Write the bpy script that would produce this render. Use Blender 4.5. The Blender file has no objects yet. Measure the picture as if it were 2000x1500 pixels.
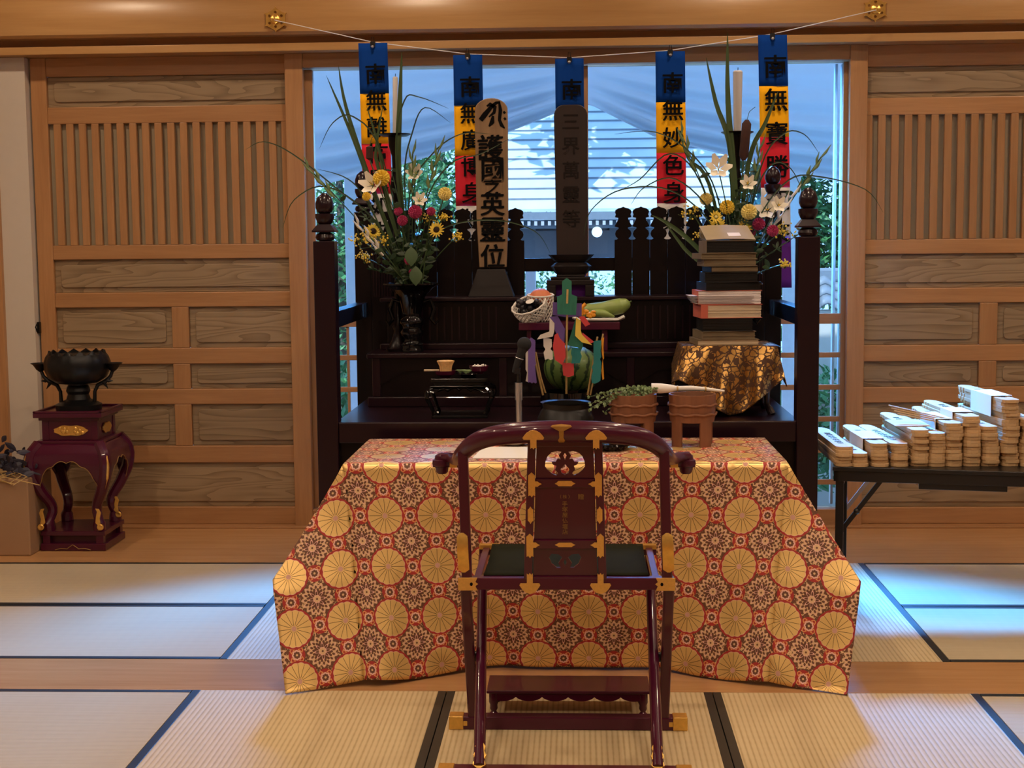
import bpy, bmesh, math, random
from mathutils import Vector, Matrix, Euler
random.seed(7)
C = bpy.context.scene.collection
S = bpy.context.scene
PI = math.pi

# ------------------------------------------------------------------ camera
R0, R1, R2 = (0.99891245, 0.00950113, 0.04564688), (-0.00495936, 0.99511485, -0.09859941), (-0.04636069, 0.0982658, 0.99407973)
FPX, EYE = 2837.77, 1.52
cd = bpy.data.cameras.new('camera'); cam = bpy.data.objects.new('camera', cd); C.objects.link(cam)
cd.sensor_width = 36; cd.lens = FPX / 2000 * 36; cd.clip_start = .05; cd.clip_end = 300
cam.matrix_world = Matrix(((R0[0], -R1[0], -R2[0], 0), (R0[2], -R1[2], -R2[2], 0), (-R0[1], R1[1], R2[1], EYE), (0, 0, 0, 1)))
S.camera = cam

def at(px, py, Y):
    """real position of a point of the place that lies at depth Y from the viewer"""
    u, v = px - 1000, py - 750
    d = (R0[0]*u + R1[0]*v + R2[0]*FPX, R0[1]*u + R1[1]*v + R2[1]*FPX, R0[2]*u + R1[2]*v + R2[2]*FPX)
    t = Y / d[2]
    return Vector((d[0]*t, Y, EYE - d[1]*t))

# ------------------------------------------------------------------ world, sun, lamps, exposure
w = bpy.data.worlds.new('sky'); S.world = w; w.use_nodes = True
bg = w.node_tree.nodes['Background']; bg.inputs['Color'].default_value = (0.24, 0.48, 0.95, 1); bg.inputs['Strength'].default_value = 3.2
def lamp(name, kind, loc, energy, color, **k):
    d = bpy.data.lights.new(name, kind); d.energy = energy; d.color = color
    for a, b in k.items(): setattr(d, a, b)
    o = bpy.data.objects.new(name, d); C.objects.link(o); o.location = loc
    return o
sun = lamp('sun', 'SUN', (0, 0, 9), 5.5, (0.80, 0.93, 1.0), angle=0.01)
sun.rotation_euler = Euler((math.radians(40), 0, math.radians(-35)))
S.view_settings.view_transform = 'Standard'; S.view_settings.look = 'None'
S.view_settings.exposure = 0.0; S.view_settings.gamma = 1.0; S.view_settings.use_curve_mapping = False
CEIL = 3.45
LAMPS = [(x, y) for y in (1.3, 3.2, 5.1, 6.6) for x in (-2.6, -.9, .9, 2.6)]
for i, (x, y) in enumerate(LAMPS):
    lamp('ceiling_lamp_light', 'SPOT', (x, y, CEIL - .03), 74 if y < 6 else 54, (1.0, 0.76, 0.53), spot_size=math.radians(160), spot_blend=.6, shadow_soft_size=.06)
# added area lamps outside the window, standing in for sky light on the mats
for s_, e_ in ((-1, 90), (1, 190)):
    sky = lamp('added_sky_fill', 'AREA', (s_*1.0, 8.9, 2.82), e_, (0.07, 0.36, 1.0), shape='RECTANGLE', size=1.4, size_y=.30, spread=math.radians(46))
    sky.rotation_euler = Vector((s_*.26, -1, -.92)).to_track_quat('-Z', 'Y').to_euler()

# ------------------------------------------------------------------ helpers
W = {}
def wl(p): return W.get(p.name, Vector((0, 0, 0))) if p else Vector((0, 0, 0))
def tag(o, label=None, cat=None, group=None, kind=None):
    if label: o['label'] = label
    if cat: o['category'] = cat
    if group: o['group'] = group
    if kind: o['kind'] = kind
    return o
def thing(name, label, cat, loc=(0, 0, 0), group=None):
    o = bpy.data.objects.new(name, None); C.objects.link(o); o.location = loc; o.empty_display_size = .05
    W[o.name] = Vector(loc); return tag(o, label, cat, group)

class MB:
    def __init__(s): s.v, s.f, s.uv, s.m = [], [], [], Matrix()
    def add(s, vs, fs, uvs=None):
        n = len(s.v); s.v += [tuple(s.m @ Vector(p)) for p in vs]; s.f += [tuple(i + n for i in f) for f in fs]
        s.uv += list(uvs) if uvs else [(0, 0)] * len(vs); return s
    def box(s, x0, x1, y0, y1, z0, z1):
        return s.add([(x0,y0,z0),(x1,y0,z0),(x1,y1,z0),(x0,y1,z0),(x0,y0,z1),(x1,y0,z1),(x1,y1,z1),(x0,y1,z1)],
                     [(0,3,2,1),(4,5,6,7),(0,1,5,4),(1,2,6,5),(2,3,7,6),(3,0,4,7)])
    def bar(s, a, b, wx, wy, up=(0, 0, 1)):
        """rectangular bar from a to b"""
        a, b = Vector(a), Vector(b); t = (b - a).normalized(); u = Vector(up)
        if abs(t.dot(u)) > .95: u = Vector((0, 1, 0))
        sx = t.cross(u).normalized(); sy = sx.cross(t).normalized()
        vs = [p + sx*i*wx/2 + sy*j*wy/2 for p in (a, b) for i, j in ((-1,-1),(1,-1),(1,1),(-1,1))]
        return s.add(vs, [(0,3,2,1),(4,5,6,7),(0,1,5,4),(1,2,6,5),(2,3,7,6),(3,0,4,7)])
    def tube(s, path, rad, n=8, flat=None):
        path = [Vector(p) for p in path]; N = len(path)
        if not hasattr(rad, '__len__'): rad = [rad] * N
        vs, fs, prev = [], [], None
        for i, p in enumerate(path):
            t = (path[min(i+1, N-1)] - path[max(i-1, 0)]).normalized()
            if prev is None:
                u = Vector((0, 0, 1)) if abs(t.z) < .9 else Vector((0, 1, 0))
                prev = (u - t*u.dot(t)).normalized()
            else:
                prev = (prev - t*prev.dot(t)).normalized()
            b = t.cross(prev); r = rad[i]
            for k in range(n):
                a = 2*PI*k/n; c1, c2 = math.cos(a)*r, math.sin(a)*r
                if flat: c1 *= flat
                vs.append(p + prev*c1 + b*c2)
        for i in range(N-1):
            for k in range(n):
                k2 = (k+1) % n; fs.append((i*n+k, i*n+k2, (i+1)*n+k2, (i+1)*n+k))
        fs.append(tuple(range(n-1, -1, -1))); fs.append(tuple((N-1)*n + k for k in range(n)))
        return s.add(vs, fs)
    def lathe(s, prof, c=(0, 0, 0), n=32, sx=1, sy=1, fn=None):
        vs, fs = [], []; M = len(prof)
        for (r, z) in prof:
            for k in range(n):
                a = 2*PI*k/n; q = fn(a, z) if fn else 1
                vs.append((c[0] + r*q*math.cos(a)*sx, c[1] + r*q*math.sin(a)*sy, c[2] + z))
        for i in range(M-1):
            for k in range(n):
                k2 = (k+1) % n; fs.append((i*n+k, i*n+k2, (i+1)*n+k2, (i+1)*n+k))
        if prof[0][0] > 1e-5: fs.append(tuple(range(n-1, -1, -1)))
        if prof[-1][0] > 1e-5: fs.append(tuple((M-1)*n + k for k in range(n)))
        return s.add(vs, fs)
    def ball(s, c, rx, ry=None, rz=None, n=12, m=8):
        ry = ry or rx; rz = rz or rx
        return s.lathe([(math.sin(PI*i/m)*rx + (1e-6), -math.cos(PI*i/m)*rz) for i in range(m+1)], c, n, 1, ry/rx)
    def prism(s, poly, y0, y1):
        """poly in x,z pushed from y0 to y1"""
        n = len(poly); vs = [(x, y0, z) for x, z in poly] + [(x, y1, z) for x, z in poly]
        fs = [tuple(range(n)), tuple(range(2*n-1, n-1, -1))] + [(i, i+n, (i+1) % n+n, (i+1) % n) for i in range(n)]
        return s.add(vs, fs)
    def slab(s, poly, z0, z1):
        n = len(poly); vs = [(x, y, z0) for x, y in poly] + [(x, y, z1) for x, y in poly]
        fs = [tuple(range(n-1, -1, -1)), tuple(range(n, 2*n))] + [(i, (i+1) % n, (i+1) % n+n, i+n) for i in range(n)]
        return s.add(vs, fs)
    def grid(s, fn, nu, nv, uv=None):
        vs, uvs = [], []
        for j in range(nv+1):
            for i in range(nu+1):
                a, b = i/nu, j/nv; vs.append(fn(a, b)); uvs.append(uv(a, b) if uv else (a, b))
        fs = [(j*(nu+1)+i, j*(nu+1)+i+1, (j+1)*(nu+1)+i+1, (j+1)*(nu+1)+i) for j in range(nv) for i in range(nu)]
        return s.add(vs, fs, uvs)
    def mesh(s, me, M):
        """take in another mesh"""
        M0 = s.m; s.m = M0 @ M
        s.add([v.co for v in me.vertices], [tuple(p.vertices) for p in me.polygons]); s.m = M0; return s
    def build(s, name, mat, parent=None, smooth=35, bevel=0, thick=0, merge=False):
        off = wl(parent)
        if not parent:
            xs, ys, zs = zip(*s.v); off = Vector(((min(xs)+max(xs))/2, (min(ys)+max(ys))/2, min(zs)))
        me = bpy.data.meshes.new(name); me.from_pydata([(x-off.x, y-off.y, z-off.z) for x, y, z in s.v], [], s.f)
        if any(a != (0, 0) for a in s.uv):
            l = me.uv_layers.new(name='UVMap')
            for lp in me.loops: l.data[lp.index].uv = s.uv[lp.vertex_index]
        me.materials.append(mat)
        if merge:
            bm = bmesh.new(); bm.from_mesh(me); bmesh.ops.remove_doubles(bm, verts=bm.verts, dist=1e-5); bm.to_mesh(me); bm.free()
        if smooth:
            me.shade_smooth(); me.set_sharp_from_angle(angle=math.radians(smooth))
        me.update()
        o = bpy.data.objects.new(name, me); C.objects.link(o)
        if parent: o.parent = parent; W[o.name] = off
        else: o.location = off; W[o.name] = off.copy()
        if thick:
            t = o.modifiers.new('t', 'SOLIDIFY'); t.thickness = thick; t.offset = 0
        if bevel:
            b = o.modifiers.new('b', 'BEVEL'); b.width = bevel; b.segments = 2; b.limit_method = 'ANGLE'; b.angle_limit = math.radians(40)
        return o

def flatmesh(loops, depth):
    """filled 2D shape with holes, as mesh in x,y with thickness"""
    cu = bpy.data.curves.new('s', 'CURVE'); cu.dimensions = '2D'; cu.fill_mode = 'BOTH'; cu.extrude = depth/2
    for L in loops:
        sp = cu.splines.new('POLY'); sp.points.add(len(L)-1); sp.use_cyclic_u = True
        for p, q in zip(sp.points, L): p.co = (q[0], q[1], 0, 1)
    o = bpy.data.objects.new('s', cu); me = o.to_mesh(); r = me.copy(); o.to_mesh_clear(); bpy.data.objects.remove(o); return r
TXT = {}
def textmesh(ch, bold=.02, depth=.02):
    k = (ch, bold, depth)
    if k not in TXT:
        cu = bpy.data.curves.new('t', 'FONT'); cu.body = ch; cu.size = 1; cu.align_x = 'CENTER'; cu.align_y = 'CENTER'
        cu.extrude = depth/2; cu.offset = bold; cu.resolution_u = 3
        o = bpy.data.objects.new('t', cu); me = o.to_mesh(); TXT[k] = me.copy(); o.to_mesh_clear(); bpy.data.objects.remove(o)
    return TXT[k]
def writing(mb, chars, M, size, pitch, bold=.02, wid=1.0, depth=.02):
    """characters one below the other on a plane whose x, y axes are given by M"""
    for i, ch in enumerate(chars):
        if ch == ' ': continue
        me = textmesh(ch, min(bold, .006), depth)
        xs = [v.co.x for v in me.vertices]; ys = [v.co.y for v in me.vertices]
        cx, cy = (min(xs)+max(xs))/2, (min(ys)+max(ys))/2
        for sx in ((-.35, .35) if bold else (0,)):
          mb.mesh(me, M @ Matrix.Translation((sx*bold*size*2.2, -i*pitch+sx*bold*size, sx*.0003)) @ Matrix.Diagonal((size*wid, size, size, 1)) @ Matrix.Translation((-cx, -cy, 0)))
def facing(loc, tilt=0):
    """plane facing the viewer's side (-Y): local x -> X, y -> Z, z -> -Y"""
    return Matrix.Translation(loc) @ Matrix.Rotation(PI/2 - tilt, 4, 'X')

# ------------------------------------------------------------------ materials
def srgb(r, g, b):
    f = lambda c: (c/255/12.92) if c/255 <= .04045 else ((c/255+.055)/1.055)**2.4
    return (f(r), f(g), f(b), 1)
class NT:
    def __init__(s, name):
        m = bpy.data.materials.new(name); m.use_nodes = True; s.mat = m; s.t = m.node_tree; s.b = s.t.nodes['Principled BSDF']; s.n = s.t.nodes; s.l = s.t.links
    def new(s, t, **k):
        n = s.n.new(t)
        for a, b in k.items(): setattr(n, a, b)
        return n
    def put(s, sock, v):
        if isinstance(v, (int, float)): sock.default_value = v
        elif isinstance(v, tuple): sock.default_value = v
        else: s.l.new(v, sock)
    def math(s, op, *a, clamp=False):
        n = s.new('ShaderNodeMath', operation=op, use_clamp=clamp)
        for i, v in enumerate(a): s.put(n.inputs[i], v)
        return n.outputs[0]
    def mix(s, f, a, b):
        n = s.new('ShaderNodeMix', data_type='RGBA'); s.put(n.inputs[0], f); s.put(n.inputs[6], a); s.put(n.inputs[7], b); return n.outputs[2]
    def coords(s, scale=(1, 1, 1), rot=(0, 0, 0), src='Object'):
        tc = s.new('ShaderNodeTexCoord'); mp = s.new('ShaderNodeMapping'); mp.inputs['Scale'].default_value = scale; mp.inputs['Rotation'].default_value = rot
        s.l.new(tc.outputs[src], mp.inputs[0]); return mp.outputs[0]
    def noise(s, vec, scale=5, detail=3, rough=.5, dist=0):
        n = s.new('ShaderNodeTexNoise'); s.l.new(vec, n.inputs['Vector']); n.inputs['Scale'].default_value = scale
        n.inputs['Detail'].default_value = detail; n.inputs['Roughness'].default_value = rough; n.inputs['Distortion'].default_value = dist; return n.outputs[0]
    def ramp(s, f, *stops):
        n = s.new('ShaderNodeValToRGB'); s.l.new(f, n.inputs[0]); e = n.color_ramp.elements
        e[0].position, e[0].color = stops[0]; e[1].position, e[1].color = stops[-1]
        for p, c in stops[1:-1]: q = e.new(p); q.color = c
        return n.outputs[0]
    def bump(s, h, st=.3, d=.01):
        n = s.new('ShaderNodeBump'); n.inputs['Strength'].default_value = st; n.inputs['Distance'].default_value = d; s.l.new(h, n.inputs['Height']); s.l.new(n.outputs[0], s.b.inputs['Normal'])
    def set(s, **k):
        for a, v in k.items(): s.put(s.b.inputs[a.replace('_', ' ')], v)
        return s
def plain(name, col, rough=.5, metal=0, coat=0, var=.12, scale=20, spec=.5, sheen=0):
    t = NT(name); c = t.coords()
    nz = t.noise(c, scale, 3); k = 1-var
    t.set(Base_Color=t.mix(nz, (col[0]*k, col[1]*k, col[2]*k, 1), (min(1, col[0]*(1+var)), min(1, col[1]*(1+var)), min(1, col[2]*(1+var)), 1)), Roughness=rough, Metallic=metal)
    t.b.inputs['Coat Weight'].default_value = coat; t.b.inputs['Coat Roughness'].default_value = .04; t.b.inputs['Specular IOR Level'].default_value = spec
    if sheen: t.b.inputs['Sheen Weight'].default_value = sheen
    return t.mat
def wood(name, c1, c2, axis='X', rough=.45, fine=1.0, rings=False, seed=0):
    t = NT(name); sc = {'X': (1.0, 16, 16), 'Y': (16, 1.0, 16), 'Z': (16, 16, 1.0)}[axis]
    v = t.coords(sc); a = t.noise(v, 1.6*fine, 5, .6, .4); b = t.noise(v, 7*fine, 3, .5)
    f = t.math('ADD', t.math('MULTIPLY', a, .7), t.math('MULTIPLY', b, .3))
    if rings:
        v2 = t.coords({'X': (.55, 5, 5), 'Z': (5, 5, .55)}[axis]); n2 = t.noise(v2, 1.3, 2, .5, .3)
        w_ = t.math('FRACT', t.math('MULTIPLY', n2, 17)); w_ = t.math('POWER', w_, 2.2)
        f = t.math('ADD', t.math('MULTIPLY', f, .55), t.math('MULTIPLY', w_, .42))
    col = t.ramp(f, (.3, c1), (.72, c2)); t.set(Base_Color=col, Roughness=rough)
    oi = t.new('ShaderNodeObjectInfo'); hs = t.new('ShaderNodeHueSaturation'); t.l.new(col, hs.inputs['Color'])
    t.l.new(t.math('ADD', t.math('MULTIPLY', oi.outputs['Random'], .16), .92), hs.inputs['Value']); t.l.new(hs.outputs[0], t.b.inputs['Base Color'])
    t.bump(f, .08, .004); return t.mat
M = {}
M['wood_x'] = wood('cedar_along_x', (.48, .252, .108, 1), (.35, .165, .064, 1), 'X', .38)
M['wood_z'] = wood('cedar_along_z', (.48, .252, .108, 1), (.35, .165, .064, 1), 'Z', .38)
M['wood_y'] = wood('cedar_along_y', (.48, .252, .108, 1), (.35, .165, .064, 1), 'Y', .38)
M['beam'] = wood('beam_wood', (.56, .32, .125, 1), (.44, .23, .08, 1), 'X', .33, .7)
M['panel'] = wood('panel_wood', (.32, .225, .13, 1), (.19, .125, .066, 1), 'X', .5, 1, True)
M['floorwood'] = wood('floor_wood', (.50, .27, .115, 1), (.38, .19, .075, 1), 'X', .26)
M['plaster'] = plain('plaster', (.62, .56, .48), .85, var=.03)
M['paperback'] = plain('grey_board', (.33, .27, .18), .7, var=.08)
M['maroon'] = plain('maroon_lacquer', (.062, .0034, .0215), .3, 0, .42, .12, 6, .3)
M['altar'] = plain('dark_altar_lacquer', (.0040, .0013, .0022), .36, 0, .10, .25, 8, .2)
M['altar_hi'] = plain('altar_ledge_lacquer', (.011, .0024, .0062), .28, 0, .22, .2, 8, .3)
M['blacklac'] = plain('black_lacquer', (.0025, .0025, .0035), .12, 0, .3, .1, 20, .25)
M['bronze'] = plain('black_bronze', (.011, .011, .012), .38, .5, 0, .3, 30)
M['gold'] = plain('gilded_metal', (.80, .50, .13), .34, .85, 0, .22, 60)
M['gilt'] = plain('matte_gilt', (.74, .44, .12), .42, .6, 0, .15, 160)
M['dullgold'] = plain('dull_gold_paint', (.30, .17, .06), .5, .3)
M['steel'] = plain('brushed_steel', (.55, .56, .6), .3, .9)
M['blacksteel'] = plain('black_painted_steel', (.008, .008, .009), .3)
M['blackfoam'] = plain('black_foam', (.012, .013, .016), .9, var=.5, scale=300)
M['paper'] = plain('white_paper', (.78, .76, .74), .8, var=.03)
M['white'] = plain('white_ceramic', (.75, .74, .68), .25)
M['ink'] = plain('black_ink', (.004, .004, .005), .9, spec=.1)
M['leather'] = plain('olive_seat_cloth', (.020, .021, .013), .9, spec=.03)
M['candle'] = plain('white_wax', (.55, .54, .56), .5, var=.03)
M['cardboard'] = plain('cardboard', (.34, .20, .11), .8, var=.06, scale=8)
M['clay'] = wood('bucket_bark', (.26, .105, .05, 1), (.17, .065, .032, 1), 'Z', .6)
M['oldwood'] = wood('weathered_tablet_wood', (.30, .19, .10, 1), (.17, .10, .055, 1), 'Z', .6)
M['greywood'] = plain('grey_stand_wood', (.016, .012, .012), .5, spec=.15)
M['darktab'] = wood('dark_tablet_wood', (.018, .006, .006, 1), (.010, .0045, .005, 1), 'Z', .5)
M['pale'] = wood('pale_board_wood', (.60, .41, .22, 1), (.48, .31, .155, 1), 'Y', .55)
M['bamboo'] = plain('bamboo_stick', (.50, .34, .13), .5, var=.25, scale=40)
M['stem'] = plain('green_stem', (.045, .085, .025), .55, var=.3)
M['leaf'] = plain('dark_green_leaf', (.018, .045, .015), .45, var=.4, scale=14)
M['leafl'] = plain('light_green_leaf', (.16, .24, .10), .5, var=.35, scale=14)
M['yellow'] = plain('yellow_petal', (.78, .56, .06), .6)
M['pomy'] = plain('pale_yellow_petal', (.80, .68, .25), .6, var=.2, scale=60)
M['lily'] = plain('white_petal', (.80, .76, .66), .5)
M['magenta'] = plain('magenta_petal', (.42, .03, .12), .6, var=.25, scale=60)
M['brownhead'] = plain('brown_velvet', (.045, .016, .012), .95, var=.3, scale=60)
M['darkeye'] = plain('dark_flower_eye', (.02, .008, .005), .9)
M['tancover'] = plain('tan_worn_cover', (.30, .235, .145), .8, var=.15, scale=12)
M['faint'] = plain('faded_ink', (.008, .0045, .0045), .6, var=.5, scale=30, spec=.2)
M['broad'] = plain('broad_green_leaf', (.045, .085, .035), .5, var=.3, scale=14)
M['purpleleaf'] = plain('purple_grey_leaf', (.035, .032, .055), .6, var=.4)
M['foam'] = plain('white_foam_net', (.72, .68, .64), .7, var=.03)
M['grape'] = plain('black_grape', (.013, .012, .018), .35)
M['peach'] = plain('peach_skin', (.66, .20, .09), .55, var=.35, scale=9)
M['gourd'] = plain('pale_green_gourd', (.24, .33, .09), .38, var=.2, scale=9)
M['orange'] = plain('orange_net', (.85, .34, .02), .5)
for n, c in dict(p_green=(.02, .16, .11), p_teal=(.015, .19, .20), p_purple=(.13, .075, .30), p_red=(.52, .045, .05), p_yellow=(.75, .55, .08), p_white=(.62, .58, .55)).items():
    M[n] = plain(n, c, .7, var=.05)
for n, c in dict(b_blue=(.004, .045, .27), b_orange=(.95, .46, .012), b_red=(.66, .026, .045), b_white=(.62, .60, .60), b_purple=(.10, .02, .20)).items():
    M[n] = plain('banner_'+n[2:], c, .85, var=.05, scale=3, spec=.08)
M['rice'] = plain('white_rice', (.8, .78, .74), .7)
M['bread'] = plain('pale_brush_fibre', (.72, .44, .18), .7, var=.3, scale=80)
M['pink'] = plain('red_book_edge', (.50, .11, .07), .7)
M['pages'] = plain('cream_pages', (.58, .47, .33), .8, var=.1)
M['pages_w'] = plain('white_pages', (.72, .66, .66), .8, var=.08)
M['oldcover'] = plain('worn_brown_cover', (.16, .115, .065), .8, var=.3, scale=12)
M['blackcover'] = plain('worn_black_cover', (.009, .008, .008), .5, var=.5, scale=25, spec=.25)
M['alu'] = plain('aluminium_sash', (.62, .60, .62), .4, .2)
def tentcloth():
    t = NT('white_tent_fabric'); tl = t.new('ShaderNodeBsdfTranslucent'); df = t.new('ShaderNodeBsdfDiffuse'); tl.inputs[0].default_value = (.80, .82, .86, 1); df.inputs[0].default_value = (.76, .77, .80, 1)
    mx = t.new('ShaderNodeMixShader'); mx.inputs[0].default_value = .42; t.l.new(df.outputs[0], mx.inputs[1]); t.l.new(tl.outputs[0], mx.inputs[2]); t.l.new(mx.outputs[0], t.n['Material Output'].inputs[0]); return t.mat
M['tent'] = tentcloth()
M['slate'] = plain('grey_roof_tile', (.20, .23, .26), .5, var=.2)
M['gravel'] = plain('pale_gravel', (.55, .55, .52), .9, var=.3, scale=60)
M['greywall'] = plain('grey_weathered_timber', (.17, .16, .17), .8, var=.1)
M['leafout'] = plain('garden_leaf', (.07, .22, .07), .5, var=.5, scale=5)
M['barkout'] = plain('tree_bark', (.10, .08, .06), .9, var=.3)
def rooftop():
    t = NT('pale_copper_roof'); v = t.coords(); nz = t.noise(v, 5, 3)
    t.set(Base_Color=t.mix(nz, (.44, .52, .54, 1), (.66, .72, .72, 1)), Roughness=.45); return t.mat
M['roof'] = rooftop()
def glass():
    t = NT('window_glass'); tr = t.new('ShaderNodeBsdfTransparent'); gl = t.new('ShaderNodeBsdfGlossy'); gl.inputs['Roughness'].default_value = .01
    tr.inputs[0].default_value = (.94, .97, .98, 1); fr = t.new('ShaderNodeFresnel'); fr.inputs['IOR'].default_value = 1.3
    mx = t.new('ShaderNodeMixShader'); t.l.new(fr.outputs[0], mx.inputs[0]); t.l.new(tr.outputs[0], mx.inputs[1]); t.l.new(gl.outputs[0], mx.inputs[2])
    t.l.new(mx.outputs[0], t.n['Material Output'].inputs[0]); return t.mat
M['glass'] = glass()
def tatami(name, axis, c1, c2, rough, scale):
    t = NT(name); tc = t.new('ShaderNodeTexCoord'); sp = t.new('ShaderNodeSeparateXYZ'); t.l.new(tc.outputs['Object'], sp.inputs[0])
    a, b = (sp.outputs[0], sp.outputs[1]) if axis == 'X' else (sp.outputs[1], sp.outputs[0])
    w1 = t.math('ABSOLUTE', t.math('SINE', t.math('MULTIPLY', a, PI/scale)))
    w2 = t.math('SINE', t.math('MULTIPLY', b, 2*PI/.05))
    nz = t.noise(t.coords((30, 2, 1) if axis == 'X' else (2, 30, 1)), 3, 3)
    f = t.math('ADD', t.math('MULTIPLY', w1, .6), t.math('MULTIPLY', nz, .5)); f = t.math('ADD', f, t.math('MULTIPLY', w2, .035))
    t.set(Base_Color=t.ramp(f, (.2, c1), (.75, c2)), Roughness=rough); t.bump(w1, .25, .003); return t.mat
M['tat_y'] = tatami('tatami_weave_running_deep', 'X', (.41, .30, .15, 1), (.60, .475, .28, 1), .55, .017)
M['tat_x'] = tatami('tatami_weave_running_across', 'Y', (.46, .37, .24, 1), (.56, .47, .32, 1), .34, .012)
M['heri'] = plain('tatami_border_cloth', (.011, .016, .017), .42, var=.2, scale=200)

def brocade():
    t = NT('chrysanthemum_brocade'); m = t.math
    uvn = t.new('ShaderNodeUVMap'); sp = t.new('ShaderNodeSeparateXYZ'); t.l.new(uvn.outputs[0], sp.inputs[0]); pu, pv = .1825, .177
    U, V = m('DIVIDE', sp.outputs[0], pu), m('DIVIDE', sp.outputs[1], pv)
    u = m('SUBTRACT', m('FRACT', U), .5); v = m('SUBTRACT', m('FRACT', V), .5)
    cu = m('SUBTRACT', m('FRACT', m('ADD', U, .5)), .5); cv = m('SUBTRACT', m('FRACT', m('ADD', V, .5)), .5)
    u, cu = m('MULTIPLY', u, 1.016), m('MULTIPLY', cu, 1.016); v, cv = m('MULTIPLY', v, .985), m('MULTIPLY', cv, .985)
    def pol(a, b): return m('SQRT', m('ADD', m('MULTIPLY', a, a), m('MULTIPLY', b, b))), m('ARCTAN2', b, a)
    lt = lambda a, b: m('LESS_THAN', a, b)
    gt = lambda a, b: m('GREATER_THAN', a, b)
    AND = lambda *a: a[0] if len(a) == 1 else m('MULTIPLY', a[0], AND(*a[1:]))
    cos = lambda th, k, ph=0: m('COSINE', m('ADD', m('MULTIPLY', th, k), ph))
    red, gold, brown, pink, orange, dark, pale = (.40, .022, .018, 1), (.92, .63, .24, 1), (.14, .050, .024, 1), (.86, .50, .42, 1), (.80, .34, .12, 1), (.13, .065, .018, 1), (.76, .50, .27, 1)
    col = t.mix(t.math('GREATER_THAN', t.noise(t.coords((1, 1, 1), src='UV'), 95, 2, .5, 1.2), .56), brown, pale)
    for a, b in ((cu, v), (u, cv)):
        r_, th_ = pol(a, b); col = t.mix(lt(r_, .165), col, red)
    # brown quilt with scrolling vine between the roundels
    r, th = pol(cu, cv)
    nz = t.noise(sp.outputs[0] if False else t.coords((60, 60, 1), src='UV'), 2.2, 2)
    fl = m('ADD', m('MULTIPLY', cos(th, 4, PI), .030), .300)
    col = t.mix(lt(r, fl), col, brown)
    def ring(rad, wid, k, amp, ph, c, col):
        rr = m('ADD', rad, m('MULTIPLY', cos(th_, k, ph), amp)); return t.mix(AND(gt(r_, m('SUBTRACT', rr, wid)), lt(r_, m('ADD', rr, wid))), col, c)
    r_, th_ = r, th
    # outer leaves: two interlaced wavy rings
    col = ring(.245, .016, 16, .030, 0, (.82, .50, .36, 1), col)
    col = ring(.205, .013, 16, .030, PI, pale, col)
    col = ring(.275, .010, 16, .024, 0, pale, col)
    # eight petals
    pet = m('MULTIPLY', m('ADD', cos(th, 8), 1), .5)
    rad = m('ADD', .075, m('MULTIPLY', pet, .095))
    col = t.mix(lt(r, rad), col, pink)
    col = t.mix(AND(lt(r, m('SUBTRACT', rad, .026)), gt(r, .075)), col, brown)
    col = t.mix(lt(r, m('ADD', .05, m('MULTIPLY', pet, .025))), col, pale)
    col = t.mix(lt(r, .02), col, brown)
    # quatrefoils between neighbouring roundels
    for a, b in ((cu, v), (u, cv)):
        r_, th_ = pol(a, b)
        col = t.mix(AND(lt(r_, m('ADD', .125, m('MULTIPLY', cos(th_, 4, PI), .042))), gt(r_, .10)), col, orange)
        col = t.mix(AND(lt(r_, m('ADD', .130, m('MULTIPLY', cos(th_, 8, 0), .02))), gt(m('MULTIPLY', cos(th_, 4, PI), 1), .62), gt(r_, .112)), col, red)
        col = t.mix(lt(r_, m('ADD', .088, m('MULTIPLY', m('ABSOLUTE', cos(th_, 4)), .012))), col, pink)
        col = t.mix(lt(r_, m('ADD', .058, m('MULTIPLY', m('ABSOLUTE', cos(th_, 4)), .012))), col, brown)
        col = t.mix(lt(r_, .022), col, pale)
    # roundels: chrysanthemums of sixteen petals
    r_, th_ = pol(u, v)
    R = m('ADD', .338, m('MULTIPLY', m('ABSOLUTE', cos(th_, 8, PI/2)), .018))
    col = t.mix(lt(r_, .385), col, red)
    col = t.mix(lt(r_, R), col, pink)
    inner = lt(r_, m('SUBTRACT', R, .007)); col = t.mix(inner, col, gold)
    line = lt(m('ABSOLUTE', m('MULTIPLY', m('SINE', m('MULTIPLY', th_, 8)), r_)), .033)
    lw = AND(line, lt(r_, .325), inner); lw2 = AND(lt(m('ABSOLUTE', m('MULTIPLY', m('SINE', m('MULTIPLY', th_, 8)), r_)), .036), lt(r_, .325), gt(r_, .06))
    col = t.mix(lw2, col, dark)
    col = t.mix(lt(r_, .05), col, pink); col = t.mix(AND(lt(r_, .05), gt(m('SINE', m('MULTIPLY', r_, 700)), 0)), col, (.45, .22, .16, 1))
    g = AND(inner, gt(r_, .05))
    fine = t.noise(t.coords((420, 150, 1), src='UV'), 1, 2)
    col = t.mix(m('MULTIPLY', fine, .16), col, (.10, .035, .015, 1))
    t.set(Base_Color=col, Metallic=m('MULTIPLY', g, .55), Roughness=m('SUBTRACT', .62, m('MULTIPLY', g, .20)))
    t.bump(t.noise(t.coords((1, 1, 1), src='UV'), 14, 3), .10, .01); return t.mat
M['brocade'] = brocade()
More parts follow.
